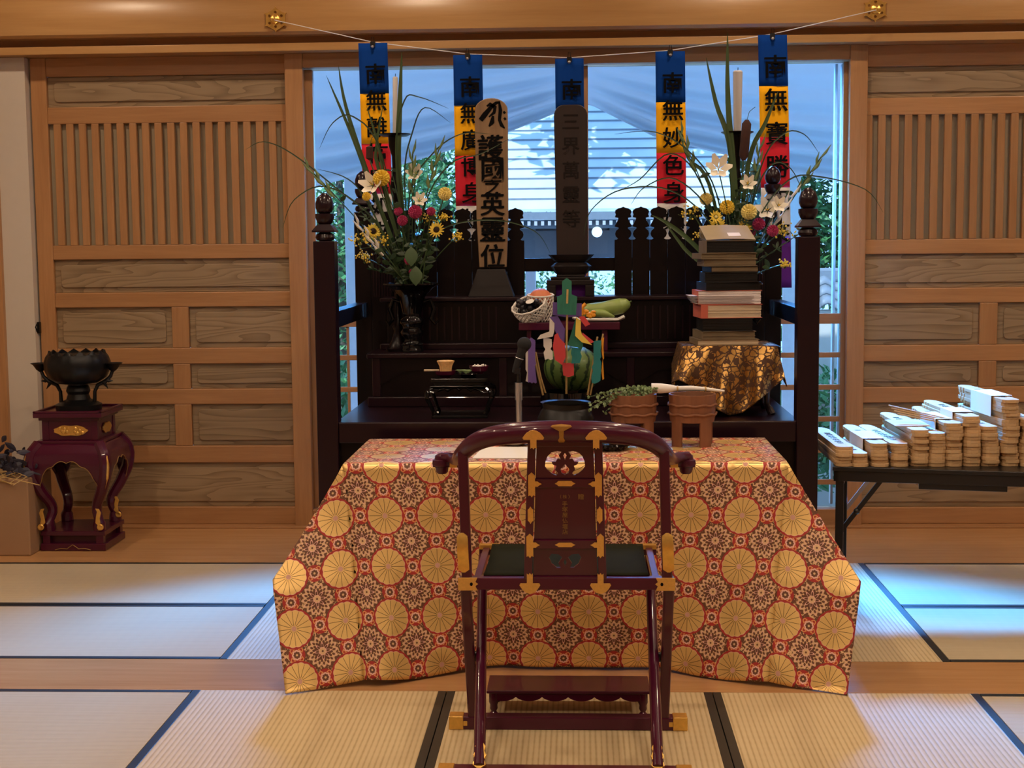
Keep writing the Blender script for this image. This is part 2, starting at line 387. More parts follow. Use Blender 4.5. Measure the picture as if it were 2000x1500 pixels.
def golddrape():
    t = NT('gold_leaf_pattern_cloth'); v = t.coords((1, 1, 1))
    vo = t.new('ShaderNodeTexVoronoi', feature='DISTANCE_TO_EDGE'); mp = t.noise(v, 9, 3, .5, 1.5)
    mx = t.new('ShaderNodeVectorMath', operation='ADD'); t.l.new(v, mx.inputs[0]); cb = t.new('ShaderNodeCombineXYZ'); t.l.new(t.math('MULTIPLY', mp, .05), cb.inputs[0]); t.l.new(t.math('MULTIPLY', mp, .07), cb.inputs[2]); t.l.new(cb.outputs[0], mx.inputs[1])
    t.l.new(mx.outputs[0], vo.inputs['Vector']); vo.inputs['Scale'].default_value = 42
    g = t.math('GREATER_THAN', vo.outputs[0], .09); n2 = t.math('GREATER_THAN', t.noise(v, 26, 2), .42); g = t.math('MULTIPLY', g, n2)
    t.set(Base_Color=t.mix(g, (.075, .030, .012, 1), (.62, .36, .11, 1)), Metallic=t.math('MULTIPLY', g, .9), Roughness=t.math('SUBTRACT', .7, t.math('MULTIPLY', g, .38)))
    return t.mat
M['golddrape'] = golddrape()
def melon():
    t = NT('watermelon_rind'); tc = t.new('ShaderNodeTexCoord'); sp = t.new('ShaderNodeSeparateXYZ'); t.l.new(tc.outputs['Object'], sp.inputs[0])
    th = t.math('ARCTAN2', sp.outputs[1], sp.outputs[0]); nz = t.noise(t.coords(), 26, 4, .6)
    s_ = t.math('SINE', t.math('ADD', t.math('MULTIPLY', th, 14), t.math('MULTIPLY', nz, 7)))
    t.set(Base_Color=t.ramp(s_, (.55, (.10, .17, .045, 1)), (.85, (.010, .035, .012, 1))), Roughness=.35); return t.mat
M['melon'] = melon()
# ------------------------------------------------------------------ the hall
WY = 7.68
X_ = lambda px, py=500, Y=WY: at(px, py, Y).x
Z_ = lambda px, py, Y=WY: at(px, py, Y).z
def struct(o): o['kind'] = 'structure'; return o
struct(MB().box(-4.6, 4.6, -2, 7.62, -.25, -.06).build('floor', M['floorwood'], smooth=0))
struct(MB().box(-4.6, 4.6, 6.765, 7.95, -.06, -.003).build('trim_1', M['floorwood'], smooth=0, bevel=.002))     # boards in front of the doors
struct(MB().box(-4.6, 4.6, 4.793, 5.157, -.06, 0).build('trim_2', M['floorwood'], smooth=0, bevel=.002))     # board strip between the mats
struct(MB().box(-4.6, 4.6, 7.60, 7.90, -.003, .006).build('trim_3', M['wood_x'], smooth=0, bevel=.002))      # door sill
struct(MB().box(-4.7, 4.7, -2.1, 7.95, CEIL, CEIL+.1).build('ceiling', M['wood_x'], smooth=0))
struct(MB().box(-4.7, -4.6, -2.1, 7.9, -.1, CEIL).build('wall_left', M['plaster'], smooth=0))
struct(MB().box(4.6, 4.7, -2.1, 7.9, -.1, CEIL).build('wall_right', M['plaster'], smooth=0))
struct(MB().box(-4.6, 4.6, -2.1, -2.0, -.1, CEIL).build('wall_front', M['plaster'], smooth=0))
b = MB().box(-3.07, -2.903, 7.63, 7.90, 0, 2.5).box(-2.95, -2.84, 7.74, 7.90, 0, 2.5).box(-4.6, 4.6, 7.70, 7.90, 2.44, CEIL).box(3.2, 4.6, 7.74, 7.9, 0, 2.5)
struct(b.build('wall_back', M['plaster'], smooth=0))
struct(MB().box(-4.6, -3.06, 7.60, 7.90, 0, 2.55).build('trim_4', M['wood_z'], smooth=0, bevel=.004))
# lintel: rounded big beam, shadow groove, lower fillet
b = MB()
prof = [(7.72, 2.5805), (7.52, 2.5805), (7.505, 2.595), (7.50, 2.66), (7.505, 2.76), (7.53, 2.795), (7.72, 2.797)]
vs = []
for x in (-4.6, 4.6): vs += [(x, y, z) for y, z in prof]
n = len(prof); b.add(vs, [tuple(range(n)), tuple(range(2*n-1, n-1, -1))] + [(i, i+n, (i+1) % n+n, (i+1) % n) for i in range(n)])
struct(b.build('trim_5', M['beam']))
struct(MB().box(-4.6, 4.6, 7.60, 7.75, 2.54, 2.582).build('trim_6', M['wood_x'], smooth=0))
struct(MB().box(-4.6, 4.6, 7.55, 7.72, 2.502, 2.542).build('trim_7', M['beam'], smooth=0, bevel=.003))
for i, (x, y) in enumerate(LAMPS):
    t = thing('ceiling_lamp', 'round recessed ceiling lamp', 'lamp', (x, y, CEIL-.02), 'recessed lamps in the ceiling') if i == 0 else None
    if t:
        MB().lathe([(.085, 0), (.085, .018), (.065, .019), (.065, 0)], (x, y, CEIL-.02), 24).build('rim', M['white'], t)
        LM = NT('lamp_lens'); LM.b.inputs['Emission Color'].default_value = (1, .72, .42, 1); LM.b.inputs['Emission Strength'].default_value = 14
        MB().lathe([(.0001, .012), (.063, .012), (.063, .019)], (x, y, CEIL-.02), 24).build('lens', LM.mat, t); L0 = t
    else:
        c = L0.copy(); C.objects.link(c); c.location = (x, y, CEIL-.02)
        for ch in list(L0.children):
            d = ch.copy(); C.objects.link(d); d.parent = c

# doors with framed panels and slatted lattice
def door(name, x0, x1, m0, side, sl=.085, sr=.085):
    root = bpy.data.objects.new(name, None); C.objects.link(root); root.location = ((x0+x1)/2, WY, 0.006); W[root.name] = Vector(root.location); struct(root)
    px = 300 if side < 0 else 1850
    z = lambda y: at(px, y + (0 if side < 0 else RY(y)), WY).z
    RY = lambda y: -22*(1032-y)/920 + 2
    sw = .085; yf, yb = WY, WY+.035
    fr = MB().box(x0, x0+sl, yf, yb, .006, 2.502).box(x1-sr, x1, yf, yb, .006, 2.502)
    fr.build('stile', M['wood_z'], root, 0, .004)
    rails = [(2.502, z(147)), (z(207), z(240)), (z(478), z(506)), (z(571), z(600)), (z(680), z(711)), (z(760), z(790)), (z(871), z(904)), (z(990), .006)]
    r = MB()
    for a, b_ in rails: r.box(x0+sl, x1-sr, yf+.002, yb, b_, a)
    r.build('rail', M['wood_x'], root, 0, .004)
    mm = MB()
    for a, b_ in ((z(600), z(680)), (z(711), z(760)), (z(790), z(871))): mm.box(m0-.046, m0+.046, yf+.003, yb, b_, a)
    mm.build('mullion', M['wood_z'], root, 0, .004)
    def rr(xa, xb, za, zb, r_=.022):
        P = []
        for cx, cz, a0 in ((xb-r_, zb-r_, 0), (xa+r_, zb-r_, 90), (xa+r_, za+r_, 180), (xb-r_, za+r_, 270)):
            for k in range(5): a = math.radians(a0+k*22.5); P.append((cx+r_*math.cos(a), cz+r_*math.sin(a)))
        return P
    for a, b_, split in ((z(147), z(207), 0), (z(506), z(571), 0), (z(600), z(680), 1), (z(711), z(760), 1), (z(790), z(871), 1), (z(904), z(990), 0)):
        for xa, xb in (((x0+sl, m0-.046), (m0+.046, x1-sr)) if split else ((x0+sl, x1-sr),)):
            p = MB().box(xa, xb, yf+.022, yf+.03, b_, a); p.prism(rr(xa+.035, xb-.035, b_+.028, a-.028), yf+.012, yf+.022)
            p.build('panel', M['panel'], root, 0, .003)
    g = MB().box(x0+sl, x1-sr, yf+.030, yf+.036, z(478), z(240)); g.build('backing_board', M['paperback'], root, 0)
    s_ = MB(); per = 25/2838*WY; n = int((x1-x0-sl-sr)/per); st = x0+sl+.030
    for k in range(n+1):
        xa = st+k*per
        if xa+.038 < x1-sr: s_.box(xa, xa+.038, yf+.001, yf+.026, z(478), z(240))
    s_.build('lattice_slats', M['wood_z'], root, 0, .002)
    return root
xl = X_(57, 115); ml = X_(352, 640); mr = X_(1931, 640)
d1 = door('door_1', xl, -1.44, ml, -1, .085, .05)
d2 = door('door_2', 1.40, 3.0, mr, 1, .052, .085)
k = at(75, 640, 7.66); MB().box(k.x-.008, k.x+.008, 7.655, 7.682, k.z-.03, k.z+.03).tube([(k.x-.004, 7.65, k.z+.02), (k.x-.004, 7.63, k.z+.005), (k.x-.004, 7.65, k.z-.02)], .004).build('latch', M['bronze'], d1)

# window: wide frame, glass sashes with square lattice below
xa, xb = -1.53, 1.485
ia, ib = -1.435, 1.395
zt = Z_(1000, 129); Z0 = .09
wr = bpy.data.objects.new('window_1', None); C.objects.link(wr); wr.location = ((xa+xb)/2, 7.66, .006); W[wr.name] = Vector(wr.location); struct(wr)
MB().box(xa, ia, 7.64, 7.70, -.003, 2.502).box(ib, xb, 7.64, 7.70, -.003, 2.502).build('post', M['wood_z'], wr, 0, .004)
MB().box(ia, ib, 7.645, 7.70, zt+.004, 2.502).box(ia, ib, 7.645, 7.70, .0, Z0).build('rail', M['wood_x'], wr, 0, .003)
MB().box(xa+.01, ia, 7.70, 7.86, 0, 2.5).box(ib, xb-.01, 7.70, 7.86, 0, 2.5).box(ia, ib, 7.70, 7.86, zt+.01, 2.5).box(ia, ib, 7.70, 7.86, 0, Z0-.02).build('reveal', M['wood_z'], wr, 0)
zm = lambda y: Z_(1625, y, 7.72)
bars = [(zm(612), zm(632))] + [(zm(y-5), zm(y+5)) for y in (693, 756, 818, 879, 941)]
sa, sb = ia+.0, ib-.0
r = MB()
for i, (a, b_) in enumerate(bars): r.box(sa+.02, sb-.01, 7.709 if i else 7.703, 7.735, b_, a)
r.build('glazing_bar', M['wood_x'], wr, 0, .002)
v = MB()
xx = sa+.035
v.box(sa, sa+.040, 7.700, 7.74, Z0, zt).box(sb-.022, sb, 7.700, 7.74, Z0, zt)
while xx < sb:
    if xx > sa+.08 and xx < sb-.1 : v.box(xx-.007, xx+.007, 7.711, 7.733, Z0, bars[0][1])
    xx += .163
v.box(sa, sa+.018, 7.705, 7.735, Z0, bars[0][1]).box(sb-.018, sb, 7.705, 7.735, Z0, bars[0][1])
v.build('glazing_bar', M['wood_z'], wr, 0, .002)
cxm = X_(1130, 400, 7.73)
MB().box(cxm-.045, cxm+.052, 7.705, 7.745, Z0, zt).build('meeting_stile', M['wood_z'], wr, 0, .003)
al = MB()
for x in (sa+.006, sb-.042, sb-.008): al.box(x-.007, x+.007, 7.80, 7.84, Z0, zt)
al.build('outer_sash', M['alu'], wr, 0, .002)
MB().box(sa, sb, 7.722, 7.726, Z0, zt).build('pane', M['glass'], wr, 0)

# tatami mats
def mat_(x0, x1, y0, y1, along, label):
    t = thing('tatami_mat', label, 'mat', ((x0+x1)/2, (y0+y1)/2, -.055), 'tatami mats on the hall floor'); g = .0015; e = .029
    if along == 'Y':
        MB().box(x0+e, x1-e, y0+g, y1-g, -.055, 0).build('weave', M['tat_y'], t, 0)
        for a, c in ((x0+g, x0+e), (x1-e, x1-g)): MB().box(a, c, y0+g, y1-g, -.055, .0012).build('border', M['heri'], t, 0, .001)
    else:
        MB().box(x0+g, x1-g, y0+e, y1-e, -.055, 0).build('weave', M['tat_x'], t, 0)
        for a, c in ((y0+g, y0+e), (y1-e, y1-g)): MB().box(x0+g, x1-g, a, c, -.055, .0012).build('border', M['heri'], t, 0, .001)
BX = (-1.327, -.4545, .441, 1.327)
for j, (y0, y1, row) in enumerate(((5.157, 6.762, 'behind the board strip'), (3.03, 4.79, 'in front of the board strip'))):
    for i, nm in enumerate(('left of the chair', 'under the brocade table' if j == 0 else 'under the lacquer chair', 'right of the chair')):
        mat_(BX[i], BX[i+1], y0, y1, 'Y', f'straw mat with deep-running weave {nm}, {row}')
for s_, sd in ((-1, 'left'), (1, 'right')):
    a, c = (1.3275, 3.1) if s_ > 0 else (-3.1, -1.3275)
    mat_(a, c, 5.955, 6.762, 'X', f'smooth {sd} mat with a dark border, next to the door boards')
    mat_(a, c, 5.157, 5.950, 'X', f'smooth {sd} mat with a dark border, just behind the board strip')
    mat_(a, c, 3.9, 4.79, 'X', f'smooth {sd} mat cut by the lower picture corner')

# ------------------------------------------------------------------ outside
G = -.75
tag(struct(MB().box(-14, 14, 7.95, 26, G-.1, G).build('floor_outside', M['gravel'], smooth=0)))
# tent canopy with gathered curtains
def yb(px):
    pts = [(560, 385), (620, 366), (700, 345), (790, 322), (870, 297), (945, 274), (1000, 255), (1083, 221), (1143, 203), (1160, 207), (1215, 235), (1281, 268), (1350, 286), (1423, 305), (1544, 341), (1640, 356), (1720, 370)]
    for (a, p), (c, q) in zip(pts, pts[1:]):
        if a <= px <= c: return p+(q-p)*(px-a)/(c-a)
    return 380
t = thing('tent', 'white party tent canopy with gathered curtains behind the window glass', 'tent', (0, 9.6, G))
def canopy(a, b_):
    px = 560+1160*a; y0 = 60; y1 = yb(px); y = y0+(y1-y0)*b_
    d = abs(px-1145); s_ = b_**2.0
    fold = s_*.10*math.sin(b_*34+d*.004)*min(1, d/120)
    p = at(px, y, 9.4); return (p.x, 9.4+fold+.25*(1-b_), p.z)
MB().grid(canopy, 120, 70).build('curtain', M['tent'], t, 180, thick=.004)
MB().grid(lambda a, b_: (-3.4+6.8*a, 7.98+1.9*b_, 2.62+.62*math.sin(PI*min(1, b_*.62))+.02*math.sin(a*60)), 60, 10).build('added_shade_sheet', M['tent'], t, 180, thick=.004)  # unseen roof sheet, added to keep direct sun off the curtain
for px, wd in ((687, .085), (1547, .11), (1036, .07), (1108, .0)):
    if wd:
        x = at(px, 500, 9.8).x; MB().box(x-wd/2, x+wd/2, 9.80, 9.86, G, 2.6 if px != 1036 else 1.38).build('pole', M['alu'], t, 0, .005)
# gate roof with standing seams
g = thing('gate', 'timber gate with a pale seamed roof standing beyond the tent', 'gate', (.15, 13, G))
x0, x1 = at(925, 400, 12).x, at(1432, 400, 12).x
e = at(1165, 407, 12).z
rf = MB(); ny = 22; L = 2.6
for k in range(ny):
    y0_, y1_ = 12+L*k/ny, 12+L*(k+1)/ny
    za, zb = e+(y0_-12)*.75, e+(y1_-12)*.75
    rf.add([(x0, y0_, za), (x1, y0_, za), (x1, y1_+.02, zb+.01), (x0, y1_+.02, zb+.01), (x0, y0_, za-.022), (x1, y0_, za-.022)], [(0, 1, 2, 3), (4, 5, 1, 0)])
rf.build('roof', M['roof'], g, 0)
sm = MB()
for k in range(1, ny): y_ = 12+L*k/ny; sm.box(x0, x1, y_-.012, y_+.004, e+(y_-12)*.75-.022, e+(y_-12)*.75+.004)
sm.build('seam', M['slate'], g, 0)
MB().box(x0, x1, 12.0, 12.05, e-.09, e-.025).box(x0, x1, 12.1, 12.2, e-.16, e-.09).build('eave_board', M['slate'], g, 0)
q = MB()
for k in range(40): xx = x0+.05+k*.056; q.box(xx, xx+.024, 11.98, 12.3, e-.135, e-.10) if xx < x1 else 0
q.build('rafter_ends', M['alu'], g, 0)
zb_ = at(1165, 450, 12.4).z; zc = at(1165, 500, 12.4).z
MB().box(x0, x1, 12.3, 12.5, zc-.1, zb_).box(x0, x0+.5, 12.3, 12.5, zb_, e-.1).box(x1-1.0, x1, 12.3, 12.5, zb_, e-.1).box(-.06, .24, 12.32, 12.48, zb_, e-.1).box(-.5, .7, 12.35, 12.45, e-.22, e-.1).build('beam', M['greywall'], g, 0)
for a_ in (x0+.1, x1-.25): MB().box(a_, a_+.15, 12.3, 12.5, G, zc).build('post', M['greywall'], g, 0)
# round garden lamp by the gate
p = at(1166, 453, 12.1); o = MB().ball((p.x, 12.1, p.z), .044, n=20, m=12).tube([(p.x, 12.1, p.z+.06), (p.x, 12.1, e-.10)], .008)
LM2 = NT('lit_globe'); LM2.b.inputs['Base Color'].default_value = (.8, .9, 1, 1); LM2.b.inputs['Emission Color'].default_value = (.75, .95, 1, 1); LM2.b.inputs['Emission Strength'].default_value = 1.2
tag(o.build('globe_lamp', LM2.mat), 'round lit globe lamp hanging under the gate roof outside', 'lamp')
# garden greenery
def tree(name, label, cx, cy, z0, z1, r, n, seed, ls=.05, kind='tree', trunk=True):
    rnd = random.Random(seed); t = thing(name, label, kind, (cx, cy, G), 'garden greenery outside the window')
    m = MB(); cl = [(rnd.uniform(-1, 1)*r, rnd.uniform(-.5, .5)*r, rnd.uniform(z0+.1, z1-.1)) for _ in range(max(8, n//60))]
    for i in range(n):
        c = rnd.choice(cl); s_ = .17*r+.10
        p = Vector((cx+c[0]+rnd.gauss(0, s_), cy+c[1]+rnd.gauss(0, s_), min(z1+.1, max(z0, c[2]+rnd.gauss(0, s_)))))
        a = Euler((rnd.uniform(-1.2, 1.2), rnd.uniform(-1, 1), rnd.uniform(0, 6.3))).to_matrix(); l = ls*rnd.uniform(.6, 1.4)
        m.add([p+a @ Vector(v_) for v_ in ((-l, 0, 0), (0, -l*.45, .1*l), (l, 0, 0), (0, l*.45, .1*l))], [(0, 1, 2, 3)])
    m.build('foliage', M['leafout'], t, 0)
    if trunk: MB().tube([(cx, cy, G), (cx+.05, cy, (z0+z1)/2), (cx, cy+.05, z1-.2)], [.07, .05, .02]).build('trunk', M['barkout'], t)
tree('tree', 'leafy tree seen left of the gate, behind the left banners', at(860, 370, 14.2).x, 14.2, .6, 2.9, .85, 5200, 1, .05)
tree('tree', 'leafy tree seen between the left altar posts', at(660, 480, 13).x, 13, .3, 2.6, .75, 5200, 2, .045)
tree('tree', 'leafy tree seen right of the gate, behind the right bouquet', at(1480, 400, 13.6).x, 13.6, .6, 2.7, .7, 4200, 3, .045)
tree('tree', 'leafy tree at the right edge of the window above the tiled wall', at(1640, 420, 13.4).x, 13.4, .95, 2.6, .65, 5200, 4, .05)
tree('hedge', 'low hedge seen through the altar fence', at(1160, 560, 17).x, 17, -.5, 1.7, 2.1, 11000, 5, .035, 'hedge', False)
tree('shrub', 'dark shrub low behind the lattice panes on the right', at(1625, 760, 11).x, 11, -.3, .42, .6, 2600, 6, .05, 'shrub', False)
tree('shrub', 'dark shrub low behind the lattice panes on the left', at(680, 730, 11).x, 11, -.5, .6, .6, 2600, 8, .05, 'shrub', False)
tree('tree', 'tree whose shade falls on the gate roof', -.1, 12.1, 3.6, 5.6, 1.0, 1500, 9, .13)
# tiled garden wall at the right
gw = thing('garden_wall', 'garden wall with a grey tiled coping at the right edge of the window', 'wall', (2.1, 11.6, G))
a = at(1622, 606, 11.6)
MB().box(a.x-.35, 4, 11.55, 11.75, G, a.z-.0).build('wall_body', M['plaster'], gw, 0)
m = MB()
for r_ in range(3):
    for k in range(12):
        x = a.x-.3+k*.21; z = a.z+.03+r_*.075; y = 11.50+r_*.07
        m.grid(lambda u_, v_, x=x, y=y, z=z: (x+.21*u_, y+.09*v_, z+.075*v_+.03*math.sin(u_*2*PI)), 8, 1)
m.build('roof_tiles', M['slate'], gw, 60, thick=.018)
MB().box(a.x-.35, 4, 11.70, 11.82, a.z+.22, a.z+.33).build('ridge', M['slate'], gw, 0, .02)
# ------------------------------------------------------------------ altar stage
PF, PB = 5.90, 6.90                       # front posts, back posts
ax0, ax1 = -1.03, .917
ZP = .785                                  # platform
al = thing('altar_stage', 'dark lacquered altar stage with turned corner posts and a paling fence at the back', 'altar', ((ax0+ax1)/2, 6.4, 0))
def finial(x, y, z, h, parent, sc=1.0):
    m = MB(); r = .038*sc; k = h/.185
    m.lathe([(.0001, .185*k), (.010, .183*k), (r*.75, .168*k), (r*.98, .145*k), (r*.98, .128*k), (r*.8, .112*k), (r*.55, .106*k)], (x, y, z), 24)
    m.lathe([(r*.7, .106*k), (r*1.02, .104*k), (r*1.02, .090*k), (r*.8, .070*k), (r*.6, .064*k)], (x, y, z), 24)
    vs = []
    for q, zz in ((r*.72, .064*k), (r*.78, .060*k), (r*1.22, .040*k), (r*1.22, .034*k), (r*.5, .033*k)): vs.append((q, zz))
    for i in range(len(vs)-1):
        (a, za), (b_, zb) = vs[i], vs[i+1]
        m.add([(x+s1*q, y+s2*q, z+w_) for q, w_ in ((a, za), (b_, zb)) for s1, s2 in ((-1, -1), (1, -1), (1, 1), (-1, 1))], [(0, 1, 5, 4), (1, 2, 6, 5), (2, 3, 7, 6), (3, 0, 4, 7)])
    m.lathe([(r*.5, .034*k), (r*.95, .026*k), (r*1.05, .014*k), (r*.9, .003*k), (r*.6, 0)], (x, y, z), 24)
    return m.build('finial', M['altar_hi'], parent)
for x, lab in ((ax0, 0), (ax1, 0)):
    p = MB().box(x-.0435, x+.0435, PF-.0435, PF+.0435, 0, 1.525).build('corner_post', M['altar_hi'], al, 0, .004); finial(x, PF, 1.525, .195, p)
for x in (ax0+.01, ax1-.01):
    p = MB().box(x-.04, x+.04, PB-.04, PB+.04, 0, 1.66).build('corner_post', M['altar'], al, 0, .004); finial(x, PB, 1.66, .195, p, .99)
MB().box(ax0+.03, ax1-.03, PF-.03, PB+.03, ZP-.035, ZP).box(ax0+.0435, ax1-.0435, PF-.035, PF-.01, .70, ZP-.002).build('platform', M['altar_hi'], al, 0, .003)
MB().box(ax0+.04, ax1-.04, PF-.0, PF+.02, .1, .70).box(ax0-.0, ax0+.02, PF+.04, PB-.04, .1, .75).box(ax1-.02, ax1+.0, PF+.04, PB-.04, .1, .75).build('skirt_panel', M['altar'], al, 0, .003)
for x in (ax0, ax1):                                   # sloping side rails
    MB().box(x-.028, x+.028, PF+.04, PB-.04, 1.165, 1.235).build('side_rail', M['altar'], al, 0, .003)
T2F, T3F, Z2, Z3 = 6.42, 6.66, 1.025, 1.262
tx0, tx1 = ax0+.085, ax1-.085
m = MB().box(tx0+.02, tx1-.02, T2F+.012, PB-.05, ZP, Z2-.02)
m.build('lower_tier', M['altar'], al, 0, .003)
m = MB()
m.box(tx0, tx1, T2F-.012, T3F+.05, Z2-.022, Z2); m.box(tx0, tx1, T2F-.006, T2F+.02, ZP, ZP+.045)
m.build('tier_ledge', M['altar_hi'], al, 0, .004)
def cusp(x0, x1, z1, d, lift=.0):                       # cloud-edged apron outline
    pts = [(x0, z1), (x1, z1)]; n = 60
    for i in range(n+1):
        a = 1-i/n; s_ = abs(2*a-1); pts.append((x0+(x1-x0)*a, z1-d*(.35+.65*s_**3)-.010*abs(math.sin(a*PI*5))))
    return pts
nb = 3
for k in range(nb+1): xx = tx0+.04+k*(tx1-tx0-.08)/nb; MB().box(xx-.018, xx+.018, T2F+.0, T2F+.02, ZP+.045, Z2-.02).build('tier_stile', M['altar_hi'], al, 0, .003)
m = MB()
for k in range(nb):
    xa = tx0+.04+k*(tx1-tx0-.08)/nb+.018; m.prism(cusp(xa, xa+(tx1-tx0-.08)/nb-.036, Z2-.022, .12), T2F+.004, T2F+.012)
m.build('tier_apron', M['altar'], al, 20)
MB().box(tx0+.06, tx1-.06, T3F+.012, PB-.045, Z2, Z3-.018).build('upper_tier', M['altar'], al, 0, .003)
m = MB().box(tx0+.03, tx1-.03, T3F-.01, PB-.03, Z3-.018, Z3).box(tx0+.03, tx1-.03, T3F-.03, T3F+.01, Z2, Z2+.028)
m.build('tier_ledge', M['altar_hi'], al, 0, .004)
m, m2_ = MB(), MB()
for k in range(46):                                     # reeded front of the upper tier
    xx = tx0+.12+k*(tx1-tx0-.24)/45
    if xx-(ax0+ax1)/2 > .30: m.box(xx-.0035, xx+.0035, T3F+.008, T3F+.014, Z2+.04, Z3-.045)
    if xx-(ax0+ax1)/2 < -.30: m2_.box(xx-.0035, xx+.0035, T3F+.008, T3F+.014, Z2+.04, Z3-.045)
m.build('reeding', M['altar_hi'], al, 0); m2_.build('reeding', M['altar_hi'], al, 0)
# back fence of pagoda-shaped palings
zr0, zr1 = at(1100, 530, 6.85).z, at(1100, 504, 6.85).z
MB().box(ax0+.04, ax1-.04, PB-.018, PB+.012, zr0, zr1).build('fence_rail', M['altar'], al, 0, .002)
zs, zt_ = at(1010, 470, 6.88).z, at(1010, 406, 6.88).z
def paling(cx, w_):
    h = zt_-zs; q = w_/2; L = []
    prof = [(.50, 0), (.40, .0), (.30, .03), (.43, .10), (.47, .18), (.42, .27), (.28, .33), (.26, .36), (.50, .40), (.46, .45), (.30, .60), (.28, .66), (.46, .68), (.46, .72), (.42, .76), (.47, .84), (.44, .90), (.30, .945), (.12, .97), (0, 1.0)]
    right = [(cx+a*w_, zs+b_*h) for a, b_ in prof]; left = [(cx-a*w_, zs+b_*h) for a, b_ in reversed(prof[:-1])]
    return [(cx-q, Z3), (cx+q, Z3)] + right + left
pitch = at(1251.5, 440, 6.88).x - at(1217, 440, 6.88).x
xr, xlft = at(1217, 440, 6.88).x, at(1007, 440, 6.88).x
for k in range(9):
    for cx in (xr+k*pitch, xlft-k*pitch):
        if ax0+.06 < cx-pitch/2 and cx+pitch/2 < ax1-.05:
            MB().prism(paling(cx, pitch-.0014), PB-.04, PB-.02).build('paling', M['altar'], al, 20)
# wing panels at the sides of the fence
for s_, x in ((-1, ax0+.05), (1, ax1-.05)):
    MB().box(min(x, x-s_*.10), max(x, x-s_*.10), PB-.06, PB-.045, ZP, zs-.02).build('wing_panel', M['altar'], al, 0, .003)
    m = MB()
    for k in range(7): xx = x-s_*(.012+k*.013); m.box(xx-.003, xx+.003, PB-.064, PB-.058, 1.26, zs-.05)
    m.build('reeding', M['altar_hi'], al, 0)

# ------------------------------------------------------------------ brocade table
TF, TB, TZ = 5.05, 5.70, .735
tcx, ta = -.055, .78
tt = thing('folding_table', 'low wooden trestle table hidden under the red and gold brocade cloth', 'table', (tcx, (TF+TB)/2, 0))
MB().box(tcx-ta+.012, tcx+ta-.012, TF+.012, TB-.01, TZ-.03, TZ-.003).build('tabletop', M['cardboard'], tt, 0, .003)
for sx in (-1, 1):
    for sy in (TF+.06, TB-.06): MB().box(tcx+sx*(ta-.1)-.015, tcx+sx*(ta-.1)+.015, sy-.015, sy+.015, 0, TZ-.03).build('leg', M['blacksteel'], tt, 0)
    MB().box(tcx+sx*(ta-.1)-.01, tcx+sx*(ta-.1)+.01, TF+.06, TB-.06, .12, .14).build('brace', M['blacksteel'], tt, 0)
def smooth(x, a, b_): t = max(0, min(1, (x-a)/(b_-a))); return t*t*(3-2*t)
DU, DV, FK = .285, .742, 1.25
def front(u, v):
    """cloth material point (u along the table, v below its front edge) -> place"""
    v = max(v, 1e-4); s_ = -1 if u < 0 else 1; au = abs(u)
    ff = lambda q, su: (.20 if s_ < 0 else .17)*(q/.74)**1.3*smooth(su, .25, 1.0)
    wav = .010*math.sin(u*9+1)*(v/.74)+.006*math.sin(u*21+v*5)*(v/.74)
    du = max(0, au-ta); f_ = min(v*.8, ff(v, min(1, au/ta))+wav+du*.38*min(1, v/.4)); z = TZ-math.sqrt(max(0, v*v-f_*f_))-.20*du
    z += .018*(v/.74)**3*(1-smooth(au, .35, .6)); y = TF-f_-.004
    if z < .006: y -= .006-z; z = .006
    return (tcx+u*(1-.115*(v/.74)*min(1, au/.8)), y, z)
UC = at(1050, 1212, 5.05).x-tcx
cl = MB(); UV = lambda u, v: (u+.1825*20.5-UC, v+.177*20.5-.0)
cl.grid(lambda a, b_: (tcx-ta+2*ta*a, TF+(TB-TF)*(1-b_), TZ+.004), 40, 14, lambda a, b_: UV(-ta+2*ta*a, -(TB-TF)*(1-b_)))
for (u0, u1, nn) in ((-ta-DU, -ta, 24), (-ta, ta, 96), (ta, ta+DU, 24)):
    if nn == 96:
        cl.grid(lambda a, b_: front(u0+(u1-u0)*a, DV*b_) if b_ > 0 else (tcx+u0+(u1-u0)*a, TF, TZ+.004), nn, 56, lambda a, b_: UV(u0+(u1-u0)*a, DV*b_))
    else:                                              # corner flap: only below the diagonal fold
        def P(a, b_, s_=(-1 if u0 < 0 else 1)): du = DU*a; return s_*(ta+du), FK*du+(DV-FK*du)*b_
        g1 = lambda a, b_: front(*P(a if True else a, b_)) if (a, b_) != (0, 0) else (tcx+(-ta if u0 < 0 else ta), TF, TZ+.004)
        cl.grid(g1, nn, 40, lambda a, b_: UV(*P(a, b_)))
        s_ = -1 if u0 < 0 else 1                       # folded half going back to the side
        def g2(a, b_):
            r = DU*a*math.sqrt(2) if a > 0 else 0; du = DU*a
            if a == 0: return (tcx+s_*ta, TF, TZ+.004)
            e = Vector(front(s_*(ta+du), FK*du)); st = Vector((tcx+s_*(ta+.012), TF+.04+.10*a, TZ-du)); q = e.lerp(st, b_); return tuple(q)
        cl.grid(g2, 16, 10, lambda a, b_: UV(s_*(ta+DU*a), FK*DU*a*(1-b_)))
        cl.grid(lambda a, b_: (tcx+s_*(ta+.012*min(1, b_*8)), TF+.04+.10*b_*(1-a)+(TB-TF-.04)*a if a < 1 else TB, TZ+.004-DU*b_), 14, 12, lambda a, b_: UV(s_*(ta+DU*b_), -(TB-TF)*a))
o = cl.build('brocade_tablecloth', M['brocade'], None, 50, thick=.003, merge=True)
tag(o, 'red and gold brocade cloth with chrysanthemum roundels draped over the front table', 'tablecloth')

